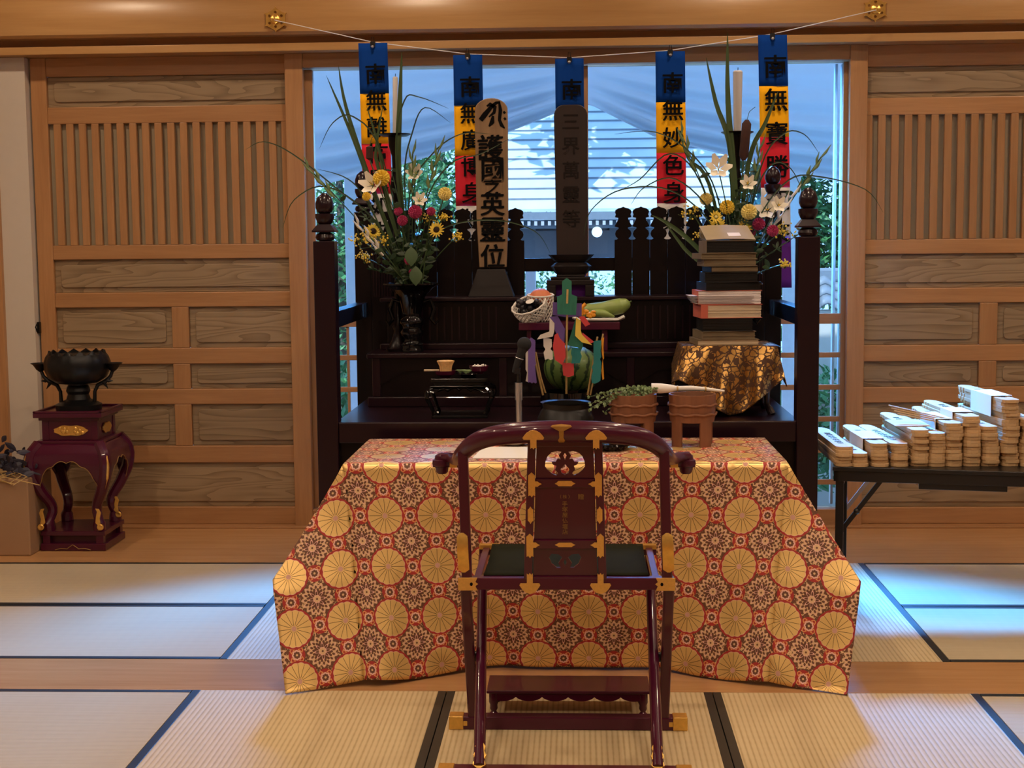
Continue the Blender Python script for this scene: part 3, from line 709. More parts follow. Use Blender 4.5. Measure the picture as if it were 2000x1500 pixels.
# ------------------------------------------------------------------ folding lacquer chair, seen from behind
cc = -.022
CH = thing('folding_chair', 'maroon lacquered folding priest chair with gilt fittings in front of the brocade table', 'chair', (cc, 4.35, 0))
def A(px, py, Y): return at(px, py, Y)
Lq = M['maroon']
# base rails
n_, f_ = 4.00, 4.425
def rail(x0, x1, y, z0, z1, dy=.024):
    r = MB().box(x0, x1, y-dy, y+dy, z0, z1).build('base_rail', Lq, CH, 0, .003)
    for a, s_ in ((x0, 1), (x1, -1)):
        q = MB(); e = a-s_*.003
        xa, xb_ = sorted((e, e+s_*.045)); q.box(xa, xb_, y-dy-.002, y+dy+.002, z0-.0005+.001, z1+.002)
        q.box(min(e+s_*.045, e+s_*.058), max(e+s_*.045, e+s_*.058), y-dy-.0015, y+dy+.0015, z0+(z1-z0)*.3, z0+(z1-z0)*.7); q.build('gilt_cap', M['gold'], r, 0, .002)
    return r
xL, xR = A(880, 1412, f_).x, A(1340, 1412, f_).x
rail(xL, xR, f_, 0, .040)
xl_, xr_ = A(858, 1497, n_).x, A(1350, 1497, n_).x
rail(xl_, xr_, n_, 0, .030)
zq = A(1100, 1138, 4.27).z
YS, YN = 4.72, 4.27                       # front / rear seat rails
seatz = zq+.014
for s_, pxb, pxt, pxb2, pxt2 in ((-1, 936, 944, 925, 909), (1, 1285, 1268, 1296, 1307)):
    # inner leg: from near base rail up to the front seat rail
    a = A(pxb, 1490, n_); b_ = A(pxt, 1105, YS)
    l = MB().tube([(a.x, n_, .03), (a.x*.75+b_.x*.25, n_*.75+YS*.25, .03*.75+(seatz-.03)*.25), ((a.x+b_.x)/2, (n_+YS)/2, (seatz)/2+.015), (b_.x, YS-.01, seatz-.03)], [.0175, .017, .016, .015], 12).build('leg', Lq, CH)
    fz = MB(); P = [(0, .0), (.020, .018), (.014, .035), (.019, .05), (.013, .066), (.016, .08), (0, .105)]
    fz.m = Matrix.Translation((a.x, n_-.012, .022)) @ Matrix.Rotation(math.atan2(YS-n_, seatz), 4, 'X').inverted()
    fz.prism([(x, z) for x, z in P] + [(-x, z) for x, z in reversed(P[1:-1])], -.008, .0035); fz.build('gilt_fitting', M['gold'], l, 0, .002)
    # outer leg: from far base rail up to the rear seat rail
    a2 = A(pxb2, 1408, f_); b2 = A(pxt2, 1152, YN)
    l2 = MB().bar((a2.x, f_, .02), (b2.x, YN+.005, zq), .030, .032, (1, 0, 0)).build('leg', Lq, CH, 0, .006)
    # pivot
    mid = Vector(((a.x+b_.x)/2, 4.385, .24)); MB().tube([(mid.x-s_*.004, mid.y, mid.z), (b2.x+s_*.01, mid.y, mid.z)], .016, 14).build('pivot', M['blacksteel'], CH)
# seat
sx0, sx1 = A(897, 1138, YN).x, A(1317, 1138, YN).x
rr_ = MB().box(sx0, sx1, YN-.018, YN+.018, zq-.018, zq+.018).build('seat_rail', Lq, CH, 0, .003)
for a, s_ in ((sx0, 1), (sx1, -1)):
    P = [(0, -.0195), (.058, -.0195), (.052, -.006), (.060, 0), (.052, .006), (.058, .0195), (0, .0195)]
    g_ = MB().prism([(a-s_*.002+s_*x, zq+z) for x, z in P], YN-.0215, YN-.0175).build('gilt_cap', M['gilt'], rr_, 0, .001)
    MB().ball((a+s_*.038, YN-.0215, zq), .0045, .003, .0055, 8, 6).build('heart_mark', M['ink'], g_)
rf_ = MB().box(sx0+.03, sx1-.03, YS-.016, YS+.016, seatz-.026, seatz+.006).build('seat_rail', Lq, CH, 0, .003)
MB().box(sx0+.03, sx0+.095, YS-.018, YS+.014, seatz-.006, seatz+.0075).box(sx1-.095, sx1-.03, YS-.018, YS+.014, seatz-.006, seatz+.0075).build('gilt_cap', M['gold'], rf_, 0)
for x in (sx0+.055, sx1-.055): MB().bar((x, YN+.01, zq+.005), (x, YS, seatz-.012), .022, .024).build('side_rail', Lq, CH, 0, .002)
u0, u1 = A(944, 1123, YN).x, A(1268, 1123, YN).x
MB().grid(lambda a, b_: (u0+(u1-u0)*a, YN+.012+(YS-YN-.012)*b_, seatz+.006-.012*math.sin(PI*b_)), 12, 10).build('seat', M['leather'], CH, 180, thick=.006)
# back splat
def SP(px, py):                            # the leaning plane of the back
    y = 4.25; p = A(px, py, y)
    for _ in range(3): y = YN-.004-(p.z-zq)*.16; p = A(px, py, y)
    return p
bl, br, tl, tr = SP(1031, 1130), SP(1177, 1130), SP(1039, 862), SP(1168, 862)
fr = MB()
for a, b_ in ((bl, tl), (br, tr)): fr.bar(a, b_, .026, .024, (1, 0, 0))
fr.build('back_stile', Lq, CH, 0, .003)
def SQ(u, v, d=0):                         # u 0..1 across, v 0..1 up, d towards the viewer
    p = (bl.lerp(br, u)).lerp(tl.lerp(tr, u), v); return Vector((p.x, p.y-d, p.z))
H_ = (tl-bl).length
def quadbox(u0, u1, v0, v1, d0, d1):
    m = MB(); c = [SQ(u, v, d) for d in (d0, d1) for u, v in ((u0, v0), (u1, v0), (u1, v1), (u0, v1))]
    return m.add(c, [(0, 1, 2, 3), (7, 6, 5, 4), (0, 4, 5, 1), (1, 5, 6, 2), (2, 6, 7, 3), (3, 7, 4, 0)])
for v0, v1 in ((.965, 1.0), (.672, .735), (.225, .29), (0, .02)): quadbox(.06, .94, v0, v1, -.008, .010).build('back_rail', Lq, CH, 0, .002)
quadbox(.07, .93, .29, .672, -.004, .003).build('back_panel', Lq, CH, 0)
def pierced(v0, v1, loops_uv, dark):
    wB = (SQ(.93, v0)-SQ(.07, v0)).length; wT = (SQ(.93, v1)-SQ(.07, v1)).length; h = (v1-v0)*H_
    outer = [(-wB/2, -h/2), (wB/2, -h/2), (wT/2, h/2), (-wT/2, h/2)]
    me = flatmesh([outer]+loops_uv, .006); c = SQ(.5, (v0+v1)/2); lean = math.atan2((tl-bl).y, (tl-bl).z)
    Mx = Matrix.Translation(c) @ Matrix.Rotation(PI/2-lean, 4, 'X')
    return MB().mesh(me, Mx).build('pierced_panel', Lq, CH, 30), Mx
def wing(s_, k=1.0, up=1):
    P = [(.010, .034), (.024, .036), (.040, .032), (.052, .020), (.058, .004), (.060, -.012), (.052, -.024), (.040, -.034), (.026, -.040), (.020, -.034), (.030, -.022), (.026, -.010), (.036, -.006), (.040, .002), (.028, .002), (.022, .012), (.012, .010), (.018, .022)]
    P = [(s_*x*k, z*up*k) for x, z in P]; return P if s_ > 0 else P[::-1]
drop = [(0, -.030), (.010, -.024), (.013, -.012), (.006, -.004), (0, .004), (-.006, -.004), (-.013, -.012), (-.010, -.024)]
up = [(.0, .008), (.010, .022), (.004, .030), (-.004, .030), (-.010, .022)]
pierced(.735, .965, [wing(1, .98), wing(-1, .98), [(x, z-.008) for x, z in drop], [(0, .030), (.005, .022), (0, .008), (-.005, .022)]], 0)
low = [(.008, .012), (.020, .022), (.040, .024), (.048, .012), (.040, -.008), (.026, -.020), (.014, -.020), (.020, -.006)]
pp, Mx = pierced(.02, .225, [[(x, z+.004) for x, z in low], [(-x, z+.004) for x, z in reversed(low)], [(0, .012), (.005, .0), (0, -.012), (-.005, 0)]], 0)
# gilt fittings on the back
lean = math.atan2((tl-bl).y, (tl-bl).z)
def plate(pts, u, v, d=.0135, rot=0, name='gilt_fitting', mirror=False):
    if mirror: pts = [(-x, z) for x, z in reversed(pts)]
    me = flatmesh([pts], .003); c = SQ(u, v, d)
    MB().mesh(me, Matrix.Translation(c) @ Matrix.Rotation(PI/2-lean, 4, 'X') @ Matrix.Rotation(rot, 4, 'Z')).build(name, M['gilt'], CH, 0, .0008)
T_ = [(-.010, -.037), (-.005, -.034), (0, -.041), (.005, -.034), (.010, -.037), (.010, -.008), (.018, -.008), (.022, -.004), (.030, 0), (.022, .004), (.018, .008), (.010, .008), (.010, .026), (.006, .030), (0, .036), (-.006, .030), (-.010, .026)]
B_ = [(-.020, -.008), (.020, -.008), (.024, -.004), (.032, 0), (.024, .004), (.020, .008), (-.020, .008), (-.024, .004), (-.032, 0), (-.024, -.004)]
V_ = [(x*1.0, z) for z, x in B_][::-1]
plate(T_, .015, .70); plate(T_, .985, .70, mirror=True); plate(T_, .015, .256); plate(T_, .985, .256, mirror=True)
plate([(x*.95, z) for x, z in B_], .5, .703, .0115); plate([(x*.95, z*.85) for x, z in B_], .5, .256, .0115)
plate([(x, z*.85) for x, z in V_], .012, .475); plate([(x, z*.85) for x, z in V_], .988, .475)
Fan = [(-.009, -.03), (-.004, -.026), (0, -.032), (.004, -.026), (.009, -.03), (.009, 0), (.028, 0), (.031, .006), (.026, .014), (.020, .022), (.010, .029), (0, .032), (-.010, .029), (-.020, .022), (-.026, .014), (-.031, .006), (-.028, 0), (-.009, 0)]
for u in (.03, .97):
    plate([(x, z*.9) for x, z in Fan], u, 1.035, .070)
    c = SQ(u, -.02, .0135); me = flatmesh([[(x, -z) for x, z in reversed(Fan)]], .003)
    MB().mesh(me, Matrix.Translation((c.x, YN-.0215, zq+.003)) @ Matrix.Rotation(PI/2, 4, 'X')).build('gilt_fitting', M['gilt'], CH, 0, .0008)
# writing on the back
tx = MB(); c = SQ(.497, .60, .0045); Mw = Matrix.Translation(c) @ Matrix.Rotation(PI/2-lean, 4, 'X')
writing(tx, '手塚屋仏壇店', Mw @ Matrix.Translation((0, -.020, 0)), .0175, .0175, .0)
writing(tx, '(', Mw @ Matrix.Translation((-.012, .002, 0)), .013, .02, 0); writing(tx, '株', Mw @ Matrix.Translation((0, .002, 0)), .013, .02, 0); writing(tx, ')', Mw @ Matrix.Translation((.012, .002, 0)), .013, .02, 0)
writing(tx, '贈', Mw @ Matrix.Translation((.047, .002, 0)), .019, .02, .005)
tx.build('lettering', M['dullgold'], CH, 0)
# horseshoe rail
cz = A(1100, 842, 4.16).z
half = [(0, 4.155, cz), (.08, 4.158, cz-.002), (.155, 4.168, cz-.008), (.22, 4.19, cz-.022), (.268, 4.225, cz-.048), (.300, 4.28, cz-.082), (.318, 4.36, cz-.108), (.332, 4.46, cz-.128), (.348, 4.57, cz-.145), (.368, 4.66, cz-.152), (.40, 4.70, cz-.156)]
rads = [.034, .034, .033, .031, .028, .0245, .022, .020, .019, .018, .017]
ca = (A(893, 900, 4.25).x+A(1308, 900, 4.25).x)/2
path = [(ca-x, y, z) for x, y, z in reversed(half)] + [(ca+x, y, z) for x, y, z in half[1:]]
rd = rads[::-1]+rads[1:]
def dense(path, rd, k=4):
    P, R = [], []
    n = len(path)
    for i in range(n-1):
        p0, p1, p2, p3 = (Vector(path[max(0, min(n-1, j))]) for j in (i-1, i, i+1, i+2))
        for q in range(k):
            t = q/k; P.append(.5*((2*p1)+(-p0+p2)*t+(2*p0-5*p1+4*p2-p3)*t*t+(-p0+3*p1-3*p2+p3)*t**3)); R.append(rd[i]*(1-t)+rd[i+1]*t)
    P.append(Vector(path[-1])); R.append(rd[-1]); return P, R
P, R = dense(path, rd); hs = MB().tube(P, R, 20, .92).build('horseshoe_rail', Lq, CH)
for s_, px in ((-1, 863), (1, 1340)):
    c = A(px, 905, 4.70); m = MB()
    m.lathe([(.0001, .034), (.010, .033), (.019, .026), (.021, .014), (.026, .012), (.028, .0), (.026, -.008), (.020, -.010), (.017, -.028), (.012, -.034), (.0001, -.036)], (c.x, 4.70, c.z), 20, 1.15, 1)
    m.bar((c.x+s_*.028, 4.70, c.z+.0), (c.x-s_*.055, 4.70, c.z-.0), .028, .022); m.build('knob', Lq, hs)
    MB().box(*sorted((c.x-s_*.026, c.x-s_*.052)), 4.685, 4.715, c.z-.0125, c.z+.0145).build('gilt_band', M['gold'], hs, 0, .002)
    x0_, x1_ = A(905 if s_ < 0 else 1296, 885, 4.26).x, A(912 if s_ < 0 else 1303, 1128, YN).x
    sp_ = MB().bar((x0_, 4.245, A(900, 890, 4.26).z+.02), (x1_, YN, zq+.012), .032, .030, (1, 0, 0)).build('back_post', Lq, CH, 0, .005)
    a, b_ = A(906 if s_ < 0 else 1306, 1118, YN-.02), A(903 if s_ < 0 else 1303, 1040, YN-.02); m = MB(); N = 14; vs = []
    for k in range(N+1):
        t = k/N; p = a.lerp(b_, t); w_ = .0165*(1-.25*(t > .9)*(t-.9)*10) if 0 < t < 1 else .004; yy = YN-.019-(p.z-zq)*.055-.012*max(0, math.sin((t-.25)*PI/.75))
        vs += [(p.x-w_, yy, p.z), (p.x+w_, yy, p.z), (p.x-w_, YN+.012, p.z), (p.x+w_, YN+.012, p.z)]
    m.add(vs, [q for k in range(N) for q in ((4*k, 4*k+1, 4*k+5, 4*k+4), (4*k+1, 4*k+3, 4*k+7, 4*k+5), (4*k+2, 4*k, 4*k+4, 4*k+6))]+[(4*N, 4*N+1, 4*N+3, 4*N+2)])
    m.build('gilt_fitting', M['gold'], sp_, 40)
c = A(1102, 822, 4.12); me = flatmesh([[(-.007, -.040), (.007, -.040), (.010, -.032), (.006, -.024), (.007, -.004), (.030, .008), (.026, .012), (0, .016), (-.026, .012), (-.030, .008), (-.007, -.004), (-.006, -.024), (-.010, -.032)]], .003)
ms = MB(); ms.mesh(me, Matrix())
ms.v = [(ca+x-.003, 4.155-(.0355*math.cos(min(1.2, abs(max(-1.2, y/.034)))) if True else 0)-.001, cz-.002+.034*math.sin(max(-1.45, min(1.45, y/.030+.38)))*.99) for x, y, z in ms.v]
ms.build('gilt_fitting', M['gilt'], hs, 0, thick=.002)
# footrest with scalloped apron
x0, x1 = A(950, 1350, 4.53).x, A(1270, 1350, 4.53).x; fzh = A(1100, 1350, 4.53).z
ft = MB().box(x0, x1, 4.53, 4.70, fzh-.010, fzh).build('footrest', Lq, CH, 0, .003)
P = [(x0+.01, fzh-.008), (x1-.01, fzh-.008)]; n = 72
for i in range(n+1):
    a = 1-i/n; q = (a*6) % 1; P.append((x0+.01+(x1-x0-.02)*a, fzh-.022-.014*math.sin(q*PI)**.7))
MB().prism(P, 4.537, 4.549).build('apron', Lq, ft, 20)
for x in (x0+.022, x1-.022):
    for y in (4.548, 4.685): MB().lathe([(.012, 0), (.0135, .006), (.008, .012), (.013, .022), (.012, .034), (.016, .044), (.015, fzh-.010)], (x, y, 0), 14).build('foot', Lq, ft)
# ------------------------------------------------------------------ string, hooks and the five banners
BY = 7.30
hooks = []
for px, py, sd in ((538, 38, 'left'), (1710, 18, 'right')):
    c = at(px, py, 7.49); t = thing('hook_plate', f'gilt openwork hook plate on the {sd} half of the lintel', 'hook', (c.x, 7.495, c.z)); m = MB()
    L = [(.062*math.cos(PI/2+k*PI/3)*.88, .062*math.sin(PI/2+k*PI/3)*.88) for k in range(6)]
    outer = []
    for k in range(6):
        a = PI/2+k*PI/3; outer.append((.066*math.cos(a), .066*math.sin(a)))
        for d_, r_ in ((.10, .054), (PI/6, .050), (PI/3-.10, .054)): outer.append((r_*math.cos(a+d_), r_*math.sin(a+d_)))
    holes = [[(.036*math.cos(k*PI/3+PI/6)+.0075*math.cos(-q*PI/4), .036*math.sin(k*PI/3+PI/6)+.0075*math.sin(-q*PI/4)) for q in range(8)] for k in range(6)]
    MB().mesh(flatmesh([outer]+holes, .008), facing((c.x, 7.494, c.z))).build('plate', M['gold'], t, 0, .001)
    MB().lathe([(.026, 0), (.022, .008), (.012, .012), (.010, .024), (.013, .028), (.0001, .034)], (0, 0, 0), 18).v
    q = MB(); q.m = Matrix.Translation((c.x, 7.49, c.z)) @ Matrix.Rotation(PI/2, 4, 'X'); q.lathe([(.026, 0), (.022, .008), (.012, .012), (.010, .024), (.013, .028), (.0001, .034)], (0, 0, 0), 18); q.build('boss', M['gold'], t)
    q = MB().tube([(c.x, 7.46, c.z-.004), (c.x-.004, 7.44, c.z-.018), (c.x+.010, 7.44, c.z-.028), (c.x+.018, 7.45, c.z-.018)], .003).build('hook', M['gold'], t); hooks.append(Vector((c.x, 7.455, c.z-.008)))
BN = [(729, 78, 728, '南無離怖畏如來', 700, 757, 0), (914, 101, 912, '南無廣博身如來', 885, 942, 0), (1114, 108, 1114, '南無甘露王如來', 1084, 1140, 0), (1309, 94, 1311, '南無妙色身如來', 1280, 1338, 0), (1508, 62, 1514, '南無寶勝如來', 1480, 1537, 0)]
sp = [hooks[0]] + [at(b[0], b[1]+4, BY+.0) + Vector((0, .012, 0)) for b in BN] + [hooks[1]]
P, R = dense(sp, [.0022]*7, 6)
tag(MB().tube(sp, [.0022]*7, 6).build('string', M['paper']), 'thin white string strung between the two gilt hook plates, carrying the banners', 'string')
names = ['leftmost of the five, hanging behind the left bouquet', 'second from the left, beside the pale wooden tablet', 'middle one, mostly behind the dark tablet', 'fourth from the left, in front of the seamed roof', 'rightmost of the five, behind the right bouquet']
cols = ('b_blue', 'b_orange', 'b_red', 'b_white', 'b_purple')
starts = (None,)*5
segh = .2475; ys0 = [(145, 50.5), (170, 50.5), (175, 50.5), (162, 52), (130, 63)]
for i, (px, py, _, text, xa_, xb_, _2) in enumerate(BN):
    top = at(px, py+6, BY); x0, x1 = at(xa_, py+20, BY).x, at(xb_, py+20, BY).x; w_ = x1-x0; xc = (x0+x1)/2
    t = thing('hanging_banner', 'five-coloured cloth banner with black characters, '+names[i], 'banner', (xc, BY, top.z-5*segh), 'five-coloured banners on the string')
    drift = (.012, .006, .006, .010, .028)[i]
    for k, cn in enumerate(cols):
        za, zb = top.z-k*segh, top.z-(k+1)*segh
        MB().grid(lambda a, b_: (x0+w_*a+drift*(top.z-(za+(zb-za)*b_))/segh*.25, BY+.004*math.sin(a*5+i+b_*2+k), za+(zb-za)*b_), 6, 6).build('cloth_section', M[cn], t, 180, thick=.0012)
    wr_ = MB(); y0_, pit = ys0[i]
    za = at(px, y0_, BY).z; pz = pit/2838*BY
    writing(wr_, text, facing((xc+.010, BY-.012, za)), .108 if i < 4 else .118, pz, .016, 1.0, .01)
    wr_.v = [(x+drift*(top.z-z)/segh*.25, y, z) for x, y, z in wr_.v]
    wr_.build('lettering', M['ink'], t, 0)
    cl_ = MB().box(xc-.012, xc+.012, BY-.010, BY+.010, top.z-.018, top.z+.006).tube([(xc-.008, BY-.008, top.z), (xc-.004, BY-.014, top.z+.028), (xc+.004, BY-.014, top.z+.028), (xc+.008, BY-.008, top.z)], .0016, 6)
    cl_.build('binder_clip', M['blacksteel'], t, 0)
    MB().ball((xc, BY-.016, top.z-.020), .008, n=12, m=8).build('clip_ring', M['steel'], t)

# ------------------------------------------------------------------ upper tier: tablets
c = at(958, 578, 6.74); t = thing('memorial_tablet', 'weathered pale wooden tablet with brushed black characters on a sloping dark stand', 'tablet', (c.x, 6.74, Z3))
zb = at(958, 522, 6.74).z; ztp = at(958, 192, 6.74).z; hw = at(990, 300, 6.74).x-at(958, 300, 6.74).x; hb = hw*.84
x0 = at(963, 522, 6.74).x; x1 = at(959.5, 200, 6.74).x
L = [(x0-hb, zb), (x0+hb, zb), (x0*.7+x1*.3+hw*.97, zb*.7+ztp*.3), (x1+hw, zb*.1+ztp*.9-.03)]
L += [(x1+hw*math.cos(a)*1.0, ztp-.055+.055*math.sin(a)) for a in [PI/2*k/8*1.0 for k in range(1, 8)]]
L += [(x1-hw*math.cos(a)*1.0, ztp-.055+.055*math.sin(a)) for a in [PI/2*(8-k)/8 for k in range(0, 8)]]
L += [(x1-hw, zb*.1+ztp*.9-.03), (x0*.7+x1*.3-hw*.97, zb*.7+ztp*.3)]
MB().prism(L, 6.728, 6.755).build('board', M['oldwood'], t, 30, .003)
wr_ = MB()
for ch, py, k in (('護', 288, .132), ('國', 333, .125), ('之', 366, .085), ('英', 398, .125), ('靈', 448, .135), ('位', 500, .125)):
    p = at(962 if ch != '護' else 958, py, 6.725); writing(wr_, ch, facing((p.x, 6.724, p.z)), k*.92, .1, .022, 1, .02)
p = at(961, 224, 6.725)                                  # brushed seed syllable
def stroke(m, pts, ws, y):
    vs = []
    for i, (a, b_) in enumerate(pts):
        q0, q1 = pts[max(0, i-1)], pts[min(len(pts)-1, i+1)]; dx, dz = q1[0]-q0[0], q1[1]-q0[1]; l = math.hypot(dx, dz) or 1
        vs += [(a-dz/l*ws[i], y, b_+dx/l*ws[i]), (a+dz/l*ws[i], y, b_-dx/l*ws[i])]
    m.add(vs, [(2*i, 2*i+1, 2*i+3, 2*i+2) for i in range(len(pts)-1)])
sc = .0024
def ss(pts, ws): stroke(wr_, [(p.x+a*sc, p.z+b_*sc) for a, b_ in pts], [q*sc for q in ws], 6.7255)
ss([(-22, -10), (-14, 0), (-2, 14), (8, 22), (16, 24)], [4.5, 5, 3.5, 3, 1.5]); ss([(-10, 16), (-4, 20), (6, 14), (4, 4), (-6, -4)], [1.5, 3.5, 3.5, 3, 1]); ss([(2, -2), (0, -14), (-6, -22)], [2, 4.5, 1.5])
ss([(14, 22), (16, 8), (14, -10), (18, -20), (24, -26)], [2, 3.5, 3, 3.5, 1]); ss([(22, 6), (25, 2)], [2, 2.4]); ss([(23, -6), (26, -10)], [2, 2.2])
wr_.build('lettering', M['ink'], t, 0)
a, b_, c1, d_ = at(932, 526, 6.72), at(986, 526, 6.72), at(1004, 579, 6.68), at(914, 579, 6.68)
m = MB(); zt0 = a.z
m.add([(d_.x, 6.675, Z3), (c1.x, 6.675, Z3), (c1.x, 6.80, Z3), (d_.x, 6.80, Z3), (a.x, 6.715, zt0), (b_.x, 6.715, zt0), (b_.x, 6.775, zt0), (a.x, 6.775, zt0)], [(0, 3, 2, 1), (4, 5, 6, 7), (0, 1, 5, 4), (1, 2, 6, 5), (2, 3, 7, 6), (3, 0, 4, 7)]); m.build('stand', M['greywood'], t, 0, .004)

Y = 6.74; c = at(1115, 578, Y); t = thing('memorial_tablet', 'tall dark lacquered tablet with faint characters on a tiered lotus stand', 'tablet', (c.x, Y, Z3))
zz = lambda y, Y=Y: at(1115, y, Y).z
xx = lambda x, y=400, Y=Y: at(x, y, Y).x
zt0, zb0 = zz(205), zz(500); tw, bw = (xx(1148)-xx(1083))/2, (xx(1147)-xx(1086))/2; xc = (xx(1148)+xx(1083))/2
L = [(xc-bw+.004, zb0), (xc+bw+.004, zb0), (xc+tw, zt0-.05)] + [(xc+tw-.045+.045*math.cos(q), zt0-.05+.05*math.sin(q)) for q in [PI/2*k/6 for k in range(1, 7)]] + [(xc-tw+.045-.045*math.cos(q), zt0-.05+.05*math.sin(q)) for q in [PI/2*(6-k)/6 for k in range(0, 6)]] + [(xc-tw, zt0-.05)]
MB().prism(L, Y-.014, Y+.014).build('board', M['darktab'], t, 30, .003)
wr_ = MB(); writing(wr_, '三界萬靈等', facing((xc, Y-.0155, zz(238))), .085, .110, .008); wr_.build('lettering', M['faint'], t, 0)
m = MB(); bx = lambda xa, xb, ya, yb, d: m.box(xx(xa), xx(xb), Y-d, Y+d, zz(yb), zz(ya))
xm = (xx(1075)+xx(1155))/2
ctr = (xm, Y, 0)
m.lathe([(.060, zz(538)), (.075, zz(532)), (.092, zz(520)), (.075, zz(514)), (.062, zz(512)), (.080, zz(508)), (.104, zz(497)), (.095, zz(497))], ctr, 24, 1, .62, lambda a, z: 1+.03*math.cos(12*a))
m.build('lotus_cup', M['greywood'], t, 40)
m = MB(); bx(1086, 1142, 536, 540, .05); bx(1075, 1152, 540, 546, .06); bx(1067, 1160, 546, 556, .075); bx(1067, 1085, 556, 578, .075); bx(1142, 1160, 556, 578, .075)
m.build('tiered_base', M['greywood'], t, 0, .004)
MB().box(xx(1085), xx(1142), Y-.03, Y-.02, Z3+.001, zz(556)).build('purple_cloth', M['b_purple'], t, 0)

# candlesticks
for px, y0, y1, sd, lean in ((772, 150, 262, 'left', 0), (1441, 138, 258, 'right', 0)):
    Y = 6.56; b0 = at(px-1, y1, Y); T = at(px, y0, Y); t = thing('candlestick', f'tall black baluster candlestick behind the {sd} bouquet', 'candlestick', (b0.x, Y, Z2))
    h = b0.z-Z2
    prof = [(.055, 0), (.058, .012), (.045, .02), (.03, .05), (.018, .09), (.026, .11), (.014, .13), (.012, h*.45), (.024, h*.47), (.028, h*.5), (.014, h*.53), (.012, h*.72), (.024, h*.76), (.020, h*.80), (.013, h*.83), (.015, h*.90), (.028, h*.945), (.030, h-.012), (.0001, h-.010)]
    MB().lathe(prof, (b0.x, Y, Z2), 20).build('stem', M['altar'], t, 60)
    MB().lathe([(.0001, h-.012), (.055, h-.010), (.072, h-.002), (.072, h+.001), (.054, h-.005), (.0001, h-.006)], (b0.x, Y, Z2), 28).build('drip_pan', M['altar'], t)
    cnd = thing('candle', f'tall white candle standing on the {sd} candlestick', 'candle', (b0.x, Y, b0.z)); r0 = .0105 if sd == 'left' else .019
    MB().tube([(b0.x, Y, b0.z-.002), (T.x, Y, T.z-.006), (T.x, Y, T.z)], [r0*.9, r0*1.12, r0*.9], 16).build('wax', M['candle'], cnd); MB().tube([(T.x, Y, T.z-.002), (T.x+.001, Y, T.z+.014)], .0015, 6).build('wick', M['ink'], cnd)

# flower vases on the lower tier
def vase(px, py, Y, rimy, label):
    b0 = at(px, py, Y); hr = at(px, rimy, Y).z-Z2; t = thing('flower_vase', label, 'vase', (b0.x, Y, Z2)); h = hr
    pr = [(.050, 0), (.052, .010), (.046, .016), (.050, .034), (.038, .044), (.036, .060), (.050, .074), (.054, .090), (.044, .104), (.046, .118), (.056, .130), (.052, .145), (.040, .158), (.043, .175), (.047, h*.62), (.060, h*.80), (.095, h*.93), (.128, h-.006), (.128, h), (.115, h-.006), (.05, h*.8), (.0001, h*.7)]
    MB().lathe(pr, (b0.x, Y, Z2), 36).build('body', M['blacklac'], t, 60)
    for s_ in (-1, 1):
        MB().tube([(b0.x+s_*.045, Y, Z2+h*.72), (b0.x+s_*.085, Y, Z2+h*.76), (b0.x+s_*.100, Y, Z2+h*.62), (b0.x+s_*.085, Y, Z2+h*.48), (b0.x+s_*.105, Y, Z2+h*.40), (b0.x+s_*.12, Y, Z2+h*.46)], [.008, .010, .011, .010, .008, .004], 10).build('handle', M['blacklac'], t)
    return Vector((b0.x, Y, Z2+hr))
VL = vase(806, 688, 6.52, 553, 'black lacquered metal vase holding the left bouquet'); VR = vase(1432, 688, 6.52, 553, 'black lacquered metal vase holding the right bouquet, behind the stacked books')

# ------------------------------------------------------------------ flowers: every stem is a thing
rnd = random.Random(11)
def curve(a, b_, bend, n=10):
    a, b_ = Vector(a), Vector(b_); mid = (a+b_)/2+Vector(bend); return [(1-t)**2*a+2*t*(1-t)*mid+t*t*b_ for t in [i/n for i in range(n+1)]]
def blade(m, pts, w0):
    vs = []; n = len(pts)
    for i, p in enumerate(pts):
        t = i/(n-1); w_ = w0*(.55+.45*math.sin(min(1, t*1.6)*PI/2))*(1-t**3)+.0004
        d = (pts[min(n-1, i+1)]-pts[max(0, i-1)]).normalized(); s_ = d.cross(Vector((0, -1, .15))).normalized()
        vs += [p-s_*w_, p+Vector((0, w_*.5, 0)), p+s_*w_]
    m.add(vs, [q for i in range(n-1) for q in ((3*i, 3*i+1, 3*i+4, 3*i+3), (3*i+1, 3*i+2, 3*i+5, 3*i+4))])
def leafshape(m, base, d, l, w_):
    d = Vector(d).normalized(); s_ = d.cross(Vector((0, -1, .3))).normalized(); up = s_.cross(d)
    vs = [];
    for i in range(6):
        t = i/5; q = math.sin(PI*min(1, t*.96+.02))*w_; c = base+d*l*t+Vector((0, 0, -.15*l*t*t)); vs += [c-s_*q, c+up*.12*w_, c+s_*q]
    m.add(vs, [q for i in range(5) for q in ((3*i, 3*i+1, 3*i+4, 3*i+3), (3*i+1, 3*i+2, 3*i+5, 3*i+4))])
def petals(m, c, nrm, r, n, w_, cup=.3, layers=1, r0=.15):
    nrm = Vector(nrm).normalized(); u = nrm.cross(Vector((.1, .2, 1))).normalized(); v = nrm.cross(u)
    for L in range(layers):
        rr = r*(1-.22*L); cp = cup+.35*L
        for k in range(n):
            a = 2*PI*(k+.5*(L % 2))/n; d = u*math.cos(a)+v*math.sin(a); s_ = u*-math.sin(a)+v*math.cos(a)
            q = [c+d*r0*r+nrm*.0, c+d*rr*.55-s_*w_+nrm*cp*rr*.35, c+d*rr*.55+s_*w_+nrm*cp*rr*.35, c+d*rr+nrm*cp*rr*.75-s_*w_*.35, c+d*rr+nrm*cp*rr*.75+s_*w_*.35]
            m.add(q, [(0, 1, 2), (1, 3, 4, 2)])
